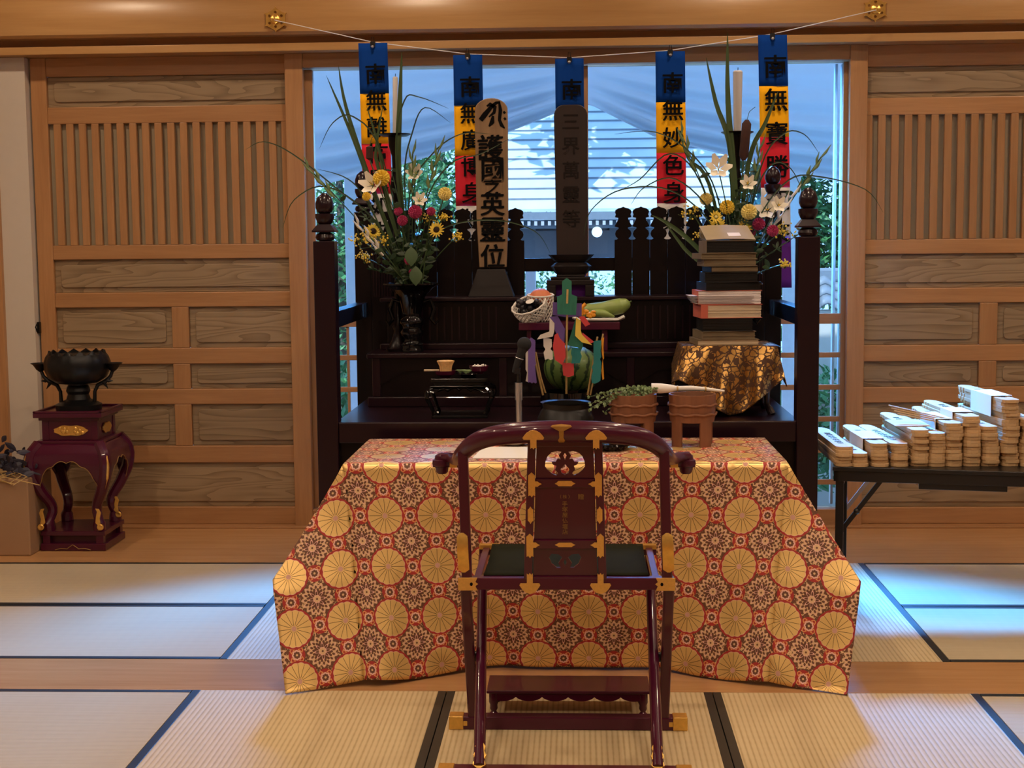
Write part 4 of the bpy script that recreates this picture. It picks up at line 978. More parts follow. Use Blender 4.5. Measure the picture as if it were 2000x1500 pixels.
def stem_(t, base, head, bend=(0, 0, .02), r=.0028, leaves=2, mat='stem', ls=.05):
    pts = curve(base, head, bend); MB().tube(pts, [r]*11, 6).build('stem', M[mat], t)
    if leaves:
        m = MB()
        for k in range(leaves):
            p = pts[rnd.randint(2, 7)]; leafshape(m, p, (rnd.uniform(-1, 1), rnd.uniform(-.8, .3), rnd.uniform(-.1, .7)), ls*rnd.uniform(.7, 1.3), ls*.22)
        m.build('foliage', M['leaf'], t, 180)
def flower(kind, px, py, r, V, label, Y=None, bend=(0, 0, .03), leaves=2, grp='', nrm=(0, -1, .35)):
    Y = Y or V.y-rnd.uniform(.03, .12); h = at(px, py, Y); nr = Vector((nrm[0]+rnd.uniform(-.3, .3), nrm[1], nrm[2]))
    base = V+Vector((rnd.uniform(-.05, .05), rnd.uniform(-.04, .04), -.02)); r = r/2838*Y
    t = thing(kind, label, 'flower', tuple(base), 'flowers of the '+grp)
    stem_(t, base, h, bend, leaves=leaves)
    if kind == 'pompon_chrysanthemum':
        m = MB(); c = h
        for L in range(7):
            a0 = L/7*PI*.62; n = max(4, int(15*math.cos(a0*.8)));
            nv = nr.normalized(); u = nv.cross(Vector((0, .1, 1))).normalized(); v = nv.cross(u)
            for k in range(n):
                a = 2*PI*(k+.5*(L % 2))/n; el = a0*.95; d = (u*math.cos(a)+v*math.sin(a))*math.cos(el)+nv*math.sin(el); s_ = d.cross(nv).normalized() if abs(d.dot(nv)) < .99 else u
                e = d.cross(s_); w_ = r*.20
                m.add([c+d*r*.55-s_*w_*.6, c+d*r*.55+s_*w_*.6, c+d*r*1.0+s_*w_+e*w_*.2, c+d*r*1.0-s_*w_+e*w_*.2, c+d*r*.9+e*w_*.8], [(0, 1, 2, 4, 3)])
        m.ball(c, r*.72, n=12, m=8); m.build('petals', M['magenta' if 'magenta' in label else 'pomy' if 'pale' in label else 'yellow'], t, 0)
    elif kind in ('sunflower', 'daisy'):
        m = MB(); petals(m, h, nr, r*1.25, 15 if kind == 'sunflower' else 11, r*.16, .15, 2, .3); m.build('petals', M['yellow'], t, 0)
        MB().ball(h+nr.normalized()*.003, r*(.48 if kind == 'sunflower' else .28), n=14, m=6).build('eye', M['darkeye'] if kind == 'sunflower' else M['pomy'], t)
    elif kind == 'lily':
        m = MB(); petals(m, h, nr, r*1.5, 6, r*.5, 1.1, 1, .1); m.build('petals', M['lily'], t, 60)
        m = MB(); nv = nr.normalized()
        for k in range(5): m.tube([h, h+nv*r*.9+Vector((rnd.uniform(-1, 1)*r*.3, 0, rnd.uniform(-1, 1)*r*.3))], .0012, 5)
        m.build('stamens', M['yellow'], t)
    elif kind == 'goldenrod':
        m = MB()
        for k in range(46):
            q = h+Vector((rnd.gauss(0, r*.6), rnd.gauss(0, r*.4), rnd.gauss(0, r*.45))); m.ball(q, rnd.uniform(.003, .0055), n=5, m=3)
        m.build('florets', M['yellow'], t); s2 = MB()
        for k in range(8): s2.tube([h-Vector((0, 0, r)), h+Vector((rnd.gauss(0, r*.6), 0, rnd.gauss(0, r*.4)))], .001, 4)
        s2.build('twigs', M['stem'], t)
    elif kind == 'gladiolus':
        d = (h-base).normalized(); m = MB()
        for k in range(6):
            p = h-d*(.035*k); s_ = (-1)**k; m.tube([p, p+d*.02+Vector((s_*.010, -.006, .006)), p+d*.05+Vector((s_*.016, -.010, .014))], [.004, .0085*(1 if k > 1 else .7), .001], 7)
        m.build('buds', M['lily' if k and 'open' in label else 'leafl'], t)
    return t
G1, G2 = 'left bouquet', 'right bouquet'
for a in [('pompon_chrysanthemum', 745, 348, 17, 'yellow pompon chrysanthemum, uppermost round head of the left bouquet'), ('pompon_chrysanthemum', 811, 414, 14, 'yellow pompon chrysanthemum in the centre of the left bouquet, above a magenta bloom'),
          ('pompon_chrysanthemum', 869, 379, 14, 'pale yellow pompon chrysanthemum at the right side of the left bouquet'), ('pompon_chrysanthemum', 716, 384, 9, 'small yellow pompon chrysanthemum bud at the upper left of the left bouquet'),
          ('sunflower', 853, 449, 13, 'small sunflower with a dark eye facing forward, right in the left bouquet'), ('sunflower', 729, 452, 13, 'small sunflower turned aside, left in the left bouquet'),
          ('pompon_chrysanthemum', 778, 413, 9, 'magenta pompon bloom, upper one of a pair in the left bouquet'), ('pompon_chrysanthemum', 786, 431, 11, 'large magenta pompon bloom in the middle of the left bouquet'),
          ('pompon_chrysanthemum', 799, 508, 10, 'magenta pompon bloom low in the left bouquet'), ('pompon_chrysanthemum', 842, 413, 9, 'magenta pompon bloom beside the forward sunflower of the left bouquet'), ('pompon_chrysanthemum', 803, 531, 5, 'tiny magenta pompon bloom lowest in the left bouquet'),
          ('lily', 729, 362, 16, 'white lily drooping under the uppermost yellow head of the left bouquet'), ('lily', 819, 392, 10, 'white lily bud right of centre in the left bouquet'), ('lily', 813, 340, 12, 'half-open white lily high in the left bouquet'),
          ('goldenrod', 703, 466, 20, 'spray of goldenrod at the left edge of the left bouquet'), ('goldenrod', 741, 470, 16, 'spray of goldenrod below the turned sunflower of the left bouquet'), ('goldenrod', 712, 503, 12, 'small spray of goldenrod lowest on the left of the left bouquet'), ('goldenrod', 833, 425, 15, 'spray of goldenrod above the forward sunflower of the left bouquet'), ('goldenrod', 868, 424, 9, 'small spray of goldenrod at the right edge of the left bouquet'),
          ('goldenrod', 893, 462, 9, 'thin spray of goldenrod reaching far right from the left bouquet'), ('gladiolus', 857, 292, 8, 'budding gladiolus spike leaning right above the left bouquet'), ('gladiolus', 806, 300, 8, 'budding gladiolus spike upright above the left bouquet'), ('gladiolus', 602, 328, 8, 'budding gladiolus spike reaching far left from the left bouquet'), ('gladiolus', 700, 440, 9, 'open white gladiolus spike low on the left of the left bouquet')]:
    flower(*a[:4], VL, a[4], grp=G1, leaves=3)
for a in [('pompon_chrysanthemum', 1379, 389, 13, 'pale yellow pompon chrysanthemum at the left of the right bouquet'), ('pompon_chrysanthemum', 1420, 405, 15, 'yellow pompon chrysanthemum in the middle of the right bouquet'), ('pompon_chrysanthemum', 1463, 414, 16, 'pale yellow pompon chrysanthemum right of centre in the right bouquet'),
          ('daisy', 1401, 443, 16, 'yellow daisy just above the top book'), ('daisy', 1398, 424, 11, 'small yellow daisy behind the larger one, right bouquet'), ('daisy', 1454, 443, 13, 'yellow daisy at the right corner of the top book'),
          ('pompon_chrysanthemum', 1482, 438, 13, 'magenta pompon bloom, uppermost of three in the right bouquet'), ('pompon_chrysanthemum', 1509, 451, 12, 'magenta pompon bloom, rightmost of three in the right bouquet'), ('pompon_chrysanthemum', 1467, 457, 10, 'magenta pompon bloom, lowest of three in the right bouquet'),
          ('lily', 1403, 330, 17, 'white lily high on the left of the right bouquet'), ('lily', 1461, 360, 11, 'white lily in the upper middle of the right bouquet'), ('lily', 1499, 411, 16, 'white lily above the magenta blooms of the right bouquet'), ('lily', 1520, 402, 11, 'white lily bud beside the banner, right bouquet'),
          ('goldenrod', 1350, 412, 17, 'spray of goldenrod at the left edge of the right bouquet'), ('goldenrod', 1372, 455, 13, 'spray of goldenrod left of the top book'), ('goldenrod', 1531, 449, 17, 'spray of goldenrod at the right edge of the right bouquet'), ('goldenrod', 1533, 516, 9, 'small spray of goldenrod hanging low at the right of the right bouquet'),
          ('gladiolus', 1603, 308, 8, 'budding gladiolus spike reaching far right from the right bouquet'), ('gladiolus', 1484, 290, 8, 'budding gladiolus spike upright in the right bouquet'), ('gladiolus', 1331, 262, 8, 'budding gladiolus spike leaning left above the right bouquet'), ('gladiolus', 1545, 385, 8, 'open white gladiolus spike leaning right in the right bouquet')]:
    flower(*a[:4], VR, a[4], grp=G2, leaves=3)
def tallblade(pts, w_, V, label, grp, name='iris_leaf', Y=None):
    Y = Y or V.y-.02; t = thing(name, label, 'leaf', tuple(V), 'flowers of the '+grp); p = [at(x, y, Y) for x, y in pts]; p = [V+Vector((0, 0, -.03))]+p[::-1]
    P, _ = dense(p, [1]*len(p), 5); m = MB(); blade(m, P, w_/2838*Y); m.build('blade', M['stem' if w_ > 2.2 else 'leaf'], t, 180)
for pts, w_, lab in (([(785, 100), (781, 200), (779, 344)], 6.5, 'tallest upright blade leaf of the left bouquet'), ([(637, 147), (690, 270), (728, 370)], 5, 'long blade leaf leaning left in the left bouquet, the outer of two'), ([(661, 128), (676, 210), (722, 350)], 4.5, 'long blade leaf leaning left in the left bouquet, the inner of two'),
                     ([(748, 205), (735, 290), (742, 340)], 4, 'short striped blade leaf in front of the leftmost banner'), ([(716, 207), (740, 290), (760, 400)], 4, 'slender blade leaf crossing the orange of the leftmost banner')):
    tallblade(pts, w_, VL, lab, G1)
for pts, w_, lab in (([(1421, 62), (1422, 200), (1436, 400)], 7, 'tallest upright blade leaf of the right bouquet'), ([(1379, 112), (1398, 200), (1428, 307)], 5.5, 'long blade leaf left of the tallest one, right bouquet'), ([(1520, 178), (1495, 240), (1462, 320)], 5, 'blade leaf leaning right across the rightmost banner'),
                     ([(1273, 420), (1310, 440), (1362, 484)], 5, 'broad blade leaf reaching left towards the fence, right bouquet'), ([(1296, 430), (1325, 470), (1352, 500)], 4, 'second blade leaf low on the left of the right bouquet'), ([(1326, 252), (1345, 310), (1385, 360)], 4, 'blade leaf crossing the fourth banner'), ([(1545, 378), (1510, 400), (1478, 420)], 5, 'blade leaf leaning right behind the white lily')):
    tallblade(pts, w_, VR, lab, G2)
for pts, lab, V, g_ in (([(480, 292), (515, 277), (570, 300), (660, 370), (740, 440)], 'long thin grass arching far left over the door', VL, G1), ([(552, 445), (575, 390), (640, 365), (730, 430)], 'thin grass drooping left of the left front post', VL, G1), ([(624, 290), (650, 240), (690, 228), (745, 300)], 'thin grass arching over the upper left glass', VL, G1),
                        ([(876, 212), (820, 190), (790, 196), (775, 300)], 'thin grass arching right towards the second banner', VL, G1), ([(880, 240), (830, 210), (805, 260), (790, 350)], 'second thin grass arching right towards the second banner', VL, G1), ([(960, 262), (900, 262), (845, 300), (800, 380)], 'thin grass crossing the second banner and tablet', VL, G1), ([(1000, 268), (940, 300), (880, 320), (830, 400)], 'thin grass reaching across the pale tablet', VL, G1), ([(1075, 495), (1045, 452), (970, 430), (880, 440), (830, 480)], 'long thin grass arching right between the two tablets', VL, G1), ([(620, 330), (680, 350), (720, 400)], 'thin grass at the left of the white lily', VL, G1),
                        ([(1725, 415), (1690, 370), (1600, 345), (1540, 352), (1480, 430)], 'long thin grass arching far right over the right door', VR, G2), ([(1600, 300), (1570, 262), (1530, 262), (1485, 330)], 'thin grass arching over the rightmost banner', VR, G2), ([(1215, 370), (1250, 350), (1310, 300), (1370, 360)], 'thin grass arching left over the seamed roof', VR, G2), ([(1200, 262), (1280, 258), (1350, 300), (1400, 380)], 'thin straight grass reaching left above the roof', VR, G2), ([(1232, 400), (1260, 365), (1320, 350), (1390, 420)], 'low thin grass arching left over the fence', VR, G2), ([(1140, 460), (1155, 410), (1215, 370), (1310, 372), (1390, 440)], 'long thin grass reaching left to the dark tablet', VR, G2), ([(1570, 380), (1545, 330), (1510, 320), (1475, 380)], 'thin grass hanging right of the white lily', VR, G2)):
    tallblade(pts, 1.5, V, lab, g_, 'grass_stem', V.y-.06)
for pts, V, g_, lab, r_ in (([(722, 285), (722, 312)], VL, G1, 'brown cattail beside the leftmost banner', 7), ([(1459, 234), (1452, 312)], VR, G2, 'large brown cattail beside the right candle', 9)):
    Y = V.y-.05; a, b_ = at(*pts[0], Y), at(*pts[1], Y); t = thing('cattail', lab, 'flower', tuple(V), 'flowers of the '+g_); r = r_/2838*Y
    MB().tube(curve(V, b_, (0, 0, .02)), [.003]*11, 6).build('stem', M['stem'], t); MB().tube([b_-(a-b_)*.02, b_+(a-b_)*.1, a*.9+b_*.1, a], [r*.4, r, r, r*.4], 14).build('head', M['brownhead'], t)
    q = a; MB().tube([q, q+Vector((.01, 0, .035)), q+Vector((.035, 0, .055))], .0016, 6).build('tip', M['stem'], t)
for V, g_, cx, cy, n in ((VL, G1, 790, 470, 15), (VR, G2, 1440, 440, 15)):
    for k in range(n):                                  # leafy filler sprigs
        px, py = cx+rnd.gauss(0, 42), cy+rnd.gauss(-5, 42); h = at(px, py, V.y-rnd.uniform(-.05, .09)); base = V+Vector((rnd.uniform(-.06, .06), rnd.uniform(-.03, .03), -.02))
        if h.z < V.z+.02: h.z = V.z+.03+rnd.uniform(0, .06)
        t = thing('leafy_sprig', f'dark green leafy sprig '+('low' if py > cy+15 else 'high' if py < cy-35 else 'midway')+(' on the left' if px < cx-22 else ' on the right' if px > cx+22 else ' in the centre')+f' of the {g_}', 'leaf', tuple(base), 'filler greenery of the '+g_)
        pts = curve(base, h, (rnd.uniform(-.02, .02), -.02, .02)); MB().tube(pts, [.0022]*11, 5).build('stem', M['stem'], t); m = MB()
        for q in range(34): leafshape(m, pts[rnd.randint(2, 10)], (rnd.uniform(-1, 1), rnd.uniform(-.8, .6), rnd.uniform(-.3, .9)), rnd.uniform(.018, .045), rnd.uniform(.002, .007))
        m.build('foliage', M['leaf'], t, 180)
for px, py, V in ((812, 538, VL), (803, 500, VL)):
    h = at(px, py+ (16 if py > 520 else 10), V.y-.14); t = thing('broad_leaf', 'broad heart-shaped leaf '+('hanging over the vase rim' if py > 520 else 'above the low magenta bloom')+' of the left bouquet', 'leaf', tuple(V), 'flowers of the '+G1)
    MB().tube(curve(V, at(px, py-16, V.y-.13), (0, -.05, .05)), [.002]*11, 5).build('stem', M['stem'], t); m = MB(); b0 = at(px, py-18, V.y-.132); leafshape(m, b0, (0, -.1, -1), .075, .03); m.build('leaf', M['broad'], t, 180)
# ------------------------------------------------------------------ curved-leg stands
def onz(px, py, z):
    Y = 5.0
    for _ in range(30):
        p = at(px, py, Y); k = (EYE-z)/(EYE-p.z); Y = Y*k
    return at(px, py, Y)
def cabriole(t, cx, cy, prof, hx, hy, zt, zm, mat, lw=.022, gold=None, cut=.5):
    """four S-legs following prof [(z, outward offset)], bulging apron between zt and zm"""
    off = lambda z: next((a+(b_-a)*(z-z0)/(z1-z0) for (z0, a), (z1, b_) in zip(prof, prof[1:]) if z0 <= z <= z1), prof[-1][1])
    for sx in (-1, 1):
        for sy in (-1, 1):
            pts = []
            for i in range(25):
                z = prof[0][0]+(zt-prof[0][0])*i/24; o_ = off(z); pts.append((cx+sx*(hx+o_-lw*.6), cy+sy*(hy+o_-lw*.6), z))
            r = [lw*(.95 if i < 3 else .62+.30*min(1, i/14)) for i in range(25)]
            L = MB().tube(pts, r, 10).build('leg', mat, t)
            if gold and sy < 0 or gold and sx > 0:
                q = [(x+sx*lw*.55, y+sy*lw*.55, z) for x, y, z in pts if z > zm-.02][:-1]
                MB().tube(q, [.003+.0055*math.sin(PI*min(1, (i+1)/len(q))) for i in range(len(q))], 6).build('gilt_edge', gold, L)
    for ax, s_ in (('x', -1), ('x', 1), ('y', -1), ('y', 1)):
        def fn(a, b_):
            u = 2*a-1; low = zm+(zt-zm)*cut*(1-abs(u)**2.2)+.012*abs(math.sin(u*PI*2.5)); z = zt+(low-zt)*b_; o_ = off(z)
            if ax == 'x': return (cx+u*(hx+o_-lw), cy+s_*(hy+o_-.006), z)
            return (cx+s_*(hx+o_-.006), cy+u*(hy+o_-lw), z)
        MB().grid(fn, 36, 12).build('apron', mat, t, 180, thick=.010)
        if gold and ((ax == 'x' and s_ < 0) or (ax == 'y' and s_ > 0)):
            nv = (0, -1) if ax == 'x' else (1, 0)
            P = [fn(i/36, 1) for i in range(37)]; MB().tube([(x+nv[0]*.006, y+nv[1]*.006, z) for x, y, z in P], .0022, 5).build('gilt_line', M['dullgold'], t)
YI = 7.03
ci, di, hI = -2.53, 7.19, .160
zi = lambda y: at(140, y, YI).z
t = thing('incense_stand', 'maroon lacquered stand with curved legs and gilt edges against the left door', 'stand', (ci, di, -.003))
MB().box(ci-hI-.005, ci+hI+.005, di-hI, di+hI, -.002, zi(1062)).build('plinth', M['maroon'], t, 0, .004)
b = MB()
for sx in (-1, 1):
    for sy in (-1, 1): b.box(ci+sx*(hI-.025)-.018, ci+sx*(hI-.025)+.018, di+sy*(hI-.025)-.018, di+sy*(hI-.025)+.018, zi(1062), zi(1047))
b.box(ci-hI+.03, ci+hI-.03, di-hI+.04, di+hI-.04, zi(1062), zi(1047)); b.build('plinth_block', M['maroon'], t, 0)
MB().box(ci-hI-.002, ci+hI+.002, di-hI+.003, di+hI, zi(1047), zi(1038)).build('plinth_top', M['maroon'], t, 0, .003)
gp = [(ci-.09, zi(1074)), (ci-.06, zi(1071)), (ci-.03, zi(1072)), (ci-.012, zi(1067)), (ci, zi(1064)), (ci+.012, zi(1067)), (ci+.03, zi(1072)), (ci+.06, zi(1071)), (ci+.09, zi(1074))]
MB().tube([(x, di-hI-.002, z) for x, z in gp], .0022, 5).build('gilt_line', M['dullgold'], t)
z0 = zi(1038)
prof = [(z0, -.014), (zi(1022), -.012), (zi(1000), -.030), (zi(985), -.022), (zi(960), .012), (zi(930), .042), (zi(905), .050), (zi(885), .042), (zi(868), .012)]
cabriole(t, ci, di, prof, hI, hI, zi(868), zi(958), M['maroon'], .033, M['gold'], .62)
for sx, px in ((-1, 100), (1, 196), (2, 232)):
    y_ = di-hI+.005 if sx < 2 else di+hI-.03; x_ = ci+(hI-.01)*(1 if sx > 0 else -1)
    P = [(0, -.045), (.012, -.035), (.008, -.01), (.016, .02), (.006, .040), (-.012, .042), (-.004, .025), (-.010, .0), (-.014, -.03)]
    if sx == -1: P = [(-x, z) for x, z in reversed(P)]
    MB().prism([(x_-.01*(1 if sx > 0 else -1)+x, zi(1008)+z+(.012 if sx == 2 else 0)) for x, z in P], y_-.030, y_-.022).build('gilt_leaf', M['gold'], t, 0, .002)
    q = MB(); q.m = Matrix.Translation((x_-.0*(1 if sx > 0 else -1), y_-.026, zi(1028)+(.010 if sx == 2 else 0))) @ Matrix.Rotation(PI/2, 4, 'X'); q.lathe([(.016, -.004), (.016, .004), (.012, .006), (.0001, .003)], (0, 0, 0), 18); q.build('gilt_scroll', M['gold'], t)
MB().box(ci-hI-.004, ci+hI+.004, di-hI-.002, di+hI+.002, zi(868), zi(861)).build('shoulder', M['maroon'], t, 0, .003)
hw_ = hI-.024
MB().box(ci-hw_, ci+hw_, di-hw_, di+hw_, zi(861), zi(822)).box(ci-hw_-.004, ci-hw_+.03, di-hw_-.004, di-hw_+.03, zi(861), zi(822)).box(ci+hw_-.03, ci+hw_+.004, di-hw_-.004, di-hw_+.03, zi(861), zi(822)).box(ci+hw_-.03, ci+hw_+.004, di+hw_-.03, di+hw_+.004, zi(861), zi(822)).build('waist_box', M['maroon'], t, 0, .002)
cart = [(.085*math.cos(a)*(1+.04*math.cos(9*a)), .026*math.sin(a)*(1+.10*math.cos(6*a))) for a in [2*PI*k/48 for k in range(48)]]
MB().mesh(flatmesh([cart], .006), facing((ci+.005, di-hw_-.004, zi(842)))).build('gilt_cartouche', M['gold'], t, 0, .002)
m = MB()
for k in range(14): m.ball((ci+.005+rnd.uniform(-.06, .06), di-hw_-.009, zi(842)+rnd.uniform(-.014, .014)), rnd.uniform(.006, .011), .003, n=8, m=5)
m.build('gilt_relief', M['gold'], t)
MB().mesh(flatmesh([[(x*.75, y) for x, y in cart]], .006), Matrix.Translation((ci+hw_+.006, di, zi(842))) @ Matrix.Rotation(PI/2, 4, 'Z') @ Matrix.Rotation(PI/2, 4, 'X')).build('gilt_cartouche', M['gold'], t, 0, .002)
zt2 = zi(803); e = hI+.012
MB().box(ci-e+.02, ci+e-.02, di-e+.02, di+e-.02, zi(822), zi(816)).box(ci-e, ci+e, di-e, di+e, zi(816), zt2-.010).box(ci-e, ci+e, di-e, di-e+.014, zt2-.010, zt2).box(ci-e, ci+e, di+e-.014, di+e, zt2-.010, zt2).box(ci-e, ci-e+.014, di-e, di+e, zt2-.010, zt2).box(ci+e-.014, ci+e, di-e, di+e, zt2-.010, zt2).build('tray_top', M['maroon'], t, 0, .003)
# bronze lotus incense burner
bz = zt2-.009; bx_ = at(152, 740, di).x
t = thing('incense_burner', 'black bronze lotus-shaped incense burner with two side cups on the maroon stand', 'incense burner', (bx_, di, bz))
yz = lambda y: at(152, y, di-.02).z-bz
MB().lathe([(.112, 0), (.114, yz(790)), (.095, yz(786)), (.060, yz(780)), (.052, yz(770)), (.060, yz(764)), (.056, yz(757)), (.048, yz(752)), (.05, yz(748))], (bx_, di, bz), 40).build('foot', M['bronze'], t)
def lot(a, z):
    return 1+.02*abs(math.cos(a*7))
prof_ = [(.05, yz(750)), (.10, yz(748)), (.140, yz(738)), (.158, yz(722)), (.161, yz(708)), (.152, yz(697)), (.143, yz(692))]
m = MB().lathe(prof_, (bx_, di, bz), 84, fn=lot); vs, fs = [], []
N = 84
for k in range(N):
    a = 2*PI*k/N; tip = abs(((k*14/N) % 1)-.5)*2
    for r_, z in ((.143*lot(a, 0), yz(692)), (.138, yz(692)+.020*(1-tip)), (.130, yz(692)+.020*(1-tip)), (.132, yz(715))): vs.append((bx_+r_*math.cos(a), di+r_*math.sin(a), bz+z))
for k in range(N):
    k2 = (k+1) % N; fs += [(4*k+j, 4*k2+j, 4*k2+j+1, 4*k+j+1) for j in range(3)]
fs.append(tuple(4*k+3 for k in range(N))); m.add(vs, fs); m.build('bowl', M['bronze'], t, 50)
for s_ in (-1, 1):
    h = MB().tube([(bx_+s_*.085, di-.01, bz+yz(790)), (bx_+s_*.088, di-.01, bz+yz(765)), (bx_+s_*.105, di-.01, bz+yz(752)), (bx_+s_*.145, di-.01, bz+yz(745)), (bx_+s_*.172, di-.01, bz+yz(735)), (bx_+s_*.185, di-.01, bz+yz(722))], [.010, .009, .010, .011, .009, .008], 10)
    h.tube([(bx_+s_*.135, di-.012, bz+yz(746)), (bx_+s_*.158, di-.014, bz+yz(760))], [.012, .001], 8).tube([(bx_+s_*.16, di-.012, bz+yz(744)), (bx_+s_*.185, di-.014, bz+yz(744))], [.010, .001], 8).build('arm', M['bronze'], t)
    MB().lathe([(.006, -.035), (.022, -.022), (.036, 0), (.050, .010), (.046, .010), (.030, -.002), (.0001, -.01)], (bx_+s_*.185, di-.01, bz+yz(713)), 24).build('side_cup', M['bronze'], t)
# carton with a leafy bunch at the left edge
bb = at(60, 1083, 6.92); zb_ = at(50, 936, 6.92).z
t = thing('cardboard_box', 'plain brown cardboard box on the boards at the left edge', 'box', (bb.x-.22, 7.06, -.003))
MB().box(bb.x-.45, bb.x, 6.92, 7.24, -.003, zb_).build('carton', M['cardboard'], t, 0, .006)
MB().box(bb.x-.45, bb.x, 7.07, 7.09, zb_, zb_+.002).build('flap_seam', M['oldcover'], t, 0)
t = thing('leafy_bunch', 'dark purplish bunch of leaves lying on the cardboard box', 'leaves', (bb.x-.2, 7.08, zb_+.002))
m = MB()
for k in range(170):
    p = Vector((bb.x-.20+rnd.gauss(0, .13), 7.06+rnd.uniform(-.12, .12), zb_+.012+abs(rnd.gauss(0, .055)))); p.x = min(p.x, bb.x+.03)
    leafshape(m, p, (rnd.uniform(-1, 1), rnd.uniform(-1, 0), rnd.uniform(-.1, .9)), rnd.uniform(.04, .085), rnd.uniform(.008, .018))
m.v = [(x, y, max(z, zb_+.003)) if x < bb.x+.005 else (x, y, z) for x, y, z in m.v]
m.build('foliage', M['purpleleaf'], t, 0)
m = MB()
for k in range(16): a = Vector((bb.x-.14+rnd.uniform(-.1, .1), 7.0+rnd.uniform(-.05, .05), zb_+.03)); m.tube([a, a+Vector((rnd.uniform(-.18, .10), -.06, -.015)), a+Vector((rnd.uniform(-.22, .14), -.10, -.05))], .0025, 5)
m.build('stalks', M['bamboo'], t, 0)

# ------------------------------------------------------------------ gold-cloth stand and the pile of books
t = thing('book_stand', 'dark curved-leg stand under the gold patterned cloth', 'stand', (at(1430, 700, 6.2).x, 6.2, ZP))
sx_, sy_ = at(1428, 700, 6.2).x, 6.20; zt = at(1420, 675, 6.04).z
MB().box(sx_-.19, sx_+.19, sy_-.15, sy_+.14, zt-.022, zt-.006).build('stand_top', M['altar'], t, 0, .003)
cabriole(t, sx_, sy_, [(ZP, -.01), (ZP+.04, -.03), (ZP+.10, -.03), (ZP+.2, .01), (zt-.022, -.01)], .18, .135, zt-.022, zt-.10, M['altar_hi'], .016)
pts = [(1311, 748), (1325, 742), (1345, 752), (1372, 774), (1400, 800), (1425, 812), (1450, 806), (1475, 788), (1505, 762), (1533, 737)]
def gy(px):
    for (a, p), (c, q) in zip(pts, pts[1:]):
        if a <= px <= c: return p+(q-p)*(px-a)/(c-a)
    return 745
def drape(a, b_):
    pxb = 1311+222*a; pxt = 1334+184*a; px = pxt+(pxb-pxt)*b_; py = 676+(gy(pxb)-676)*b_
    d = b_*(.030*math.sin(a*19+b_*3)+.014*math.sin(a*37+1)); yy = sy_-.160-.035*b_+d
    p = at(px, py, yy); return tuple(p)
m = MB().grid(drape, 90, 36)
def topc(a, b_):
    q = Vector(drape(a, 0)); return (q.x, q.y*(1-b_)+(sy_+.15)*b_, zt-.004+(q.z-zt+.004)*(1-b_)**6)
m.grid(lambda a, b_: topc(a, b_), 90, 12)
m.grid(lambda a, b_: (drape(0, 0)[0]-.045*b_*(1-.4*a)+.0, drape(0, 0)[1]+(sy_+.15-drape(0, 0)[1])*a, zt-.004-.20*b_*(1-.5*a)), 12, 14)
m.grid(lambda a, b_: (drape(1, 0)[0]+.042*b_*(1-.4*a), drape(1, 0)[1]+(sy_+.15-drape(1, 0)[1])*a, zt-.004-.17*b_*(1-.5*a)), 12, 14)
tag(m.build('gold_cloth', M['golddrape'], None, 80, thick=.003, merge=True), 'brown and gold leaf-patterned cloth draped over the stand under the books', 'cloth')
BK = [(1358, 1480, 665, 676, 'oldcover', 'pages', 0, 'widest worn brown book, lowest of the pile'), (1366, 1472, 650, 665, 'oldcover', 'oldcover', .02, 'worn brown book, second from the bottom of the pile'), (1370, 1470, 626, 650, 'blackcover', 'blackcover', -.02, 'thick black book below the red-spined one'),
      (1365, 1485, 600, 625, 'pink', 'pages', .01, 'thick book with cream pages and a red spine'), (1361, 1486, 573, 599, 'pink', 'pages_w', -.02, 'red-covered book with loose white pages'), (1373, 1482, 557, 572, 'blackcover', 'blackcover', .03, 'thin black book resting on the white-paged one'),
      (1376, 1480, 538, 556, 'blackcover', 'blackcover', -.03, 'black book in the middle of the pile'), (1384, 1478, 527, 538, 'blackcover', 'oldcover', .02, 'thin black book in the upper half of the pile'), (1372, 1476, 514, 527, 'oldcover', 'oldcover', -.01, 'worn brown book, third from the top'),
      (1364, 1474, 503, 514, 'oldcover', 'oldcover', .03, 'thin curled brown book, second from the top'), (1376, 1472, 480, 503, 'oldcover', 'blackcover', 0, 'topmost tan-covered book bearing a small paper slip')]
YB = 6.06; zc = zt-.001
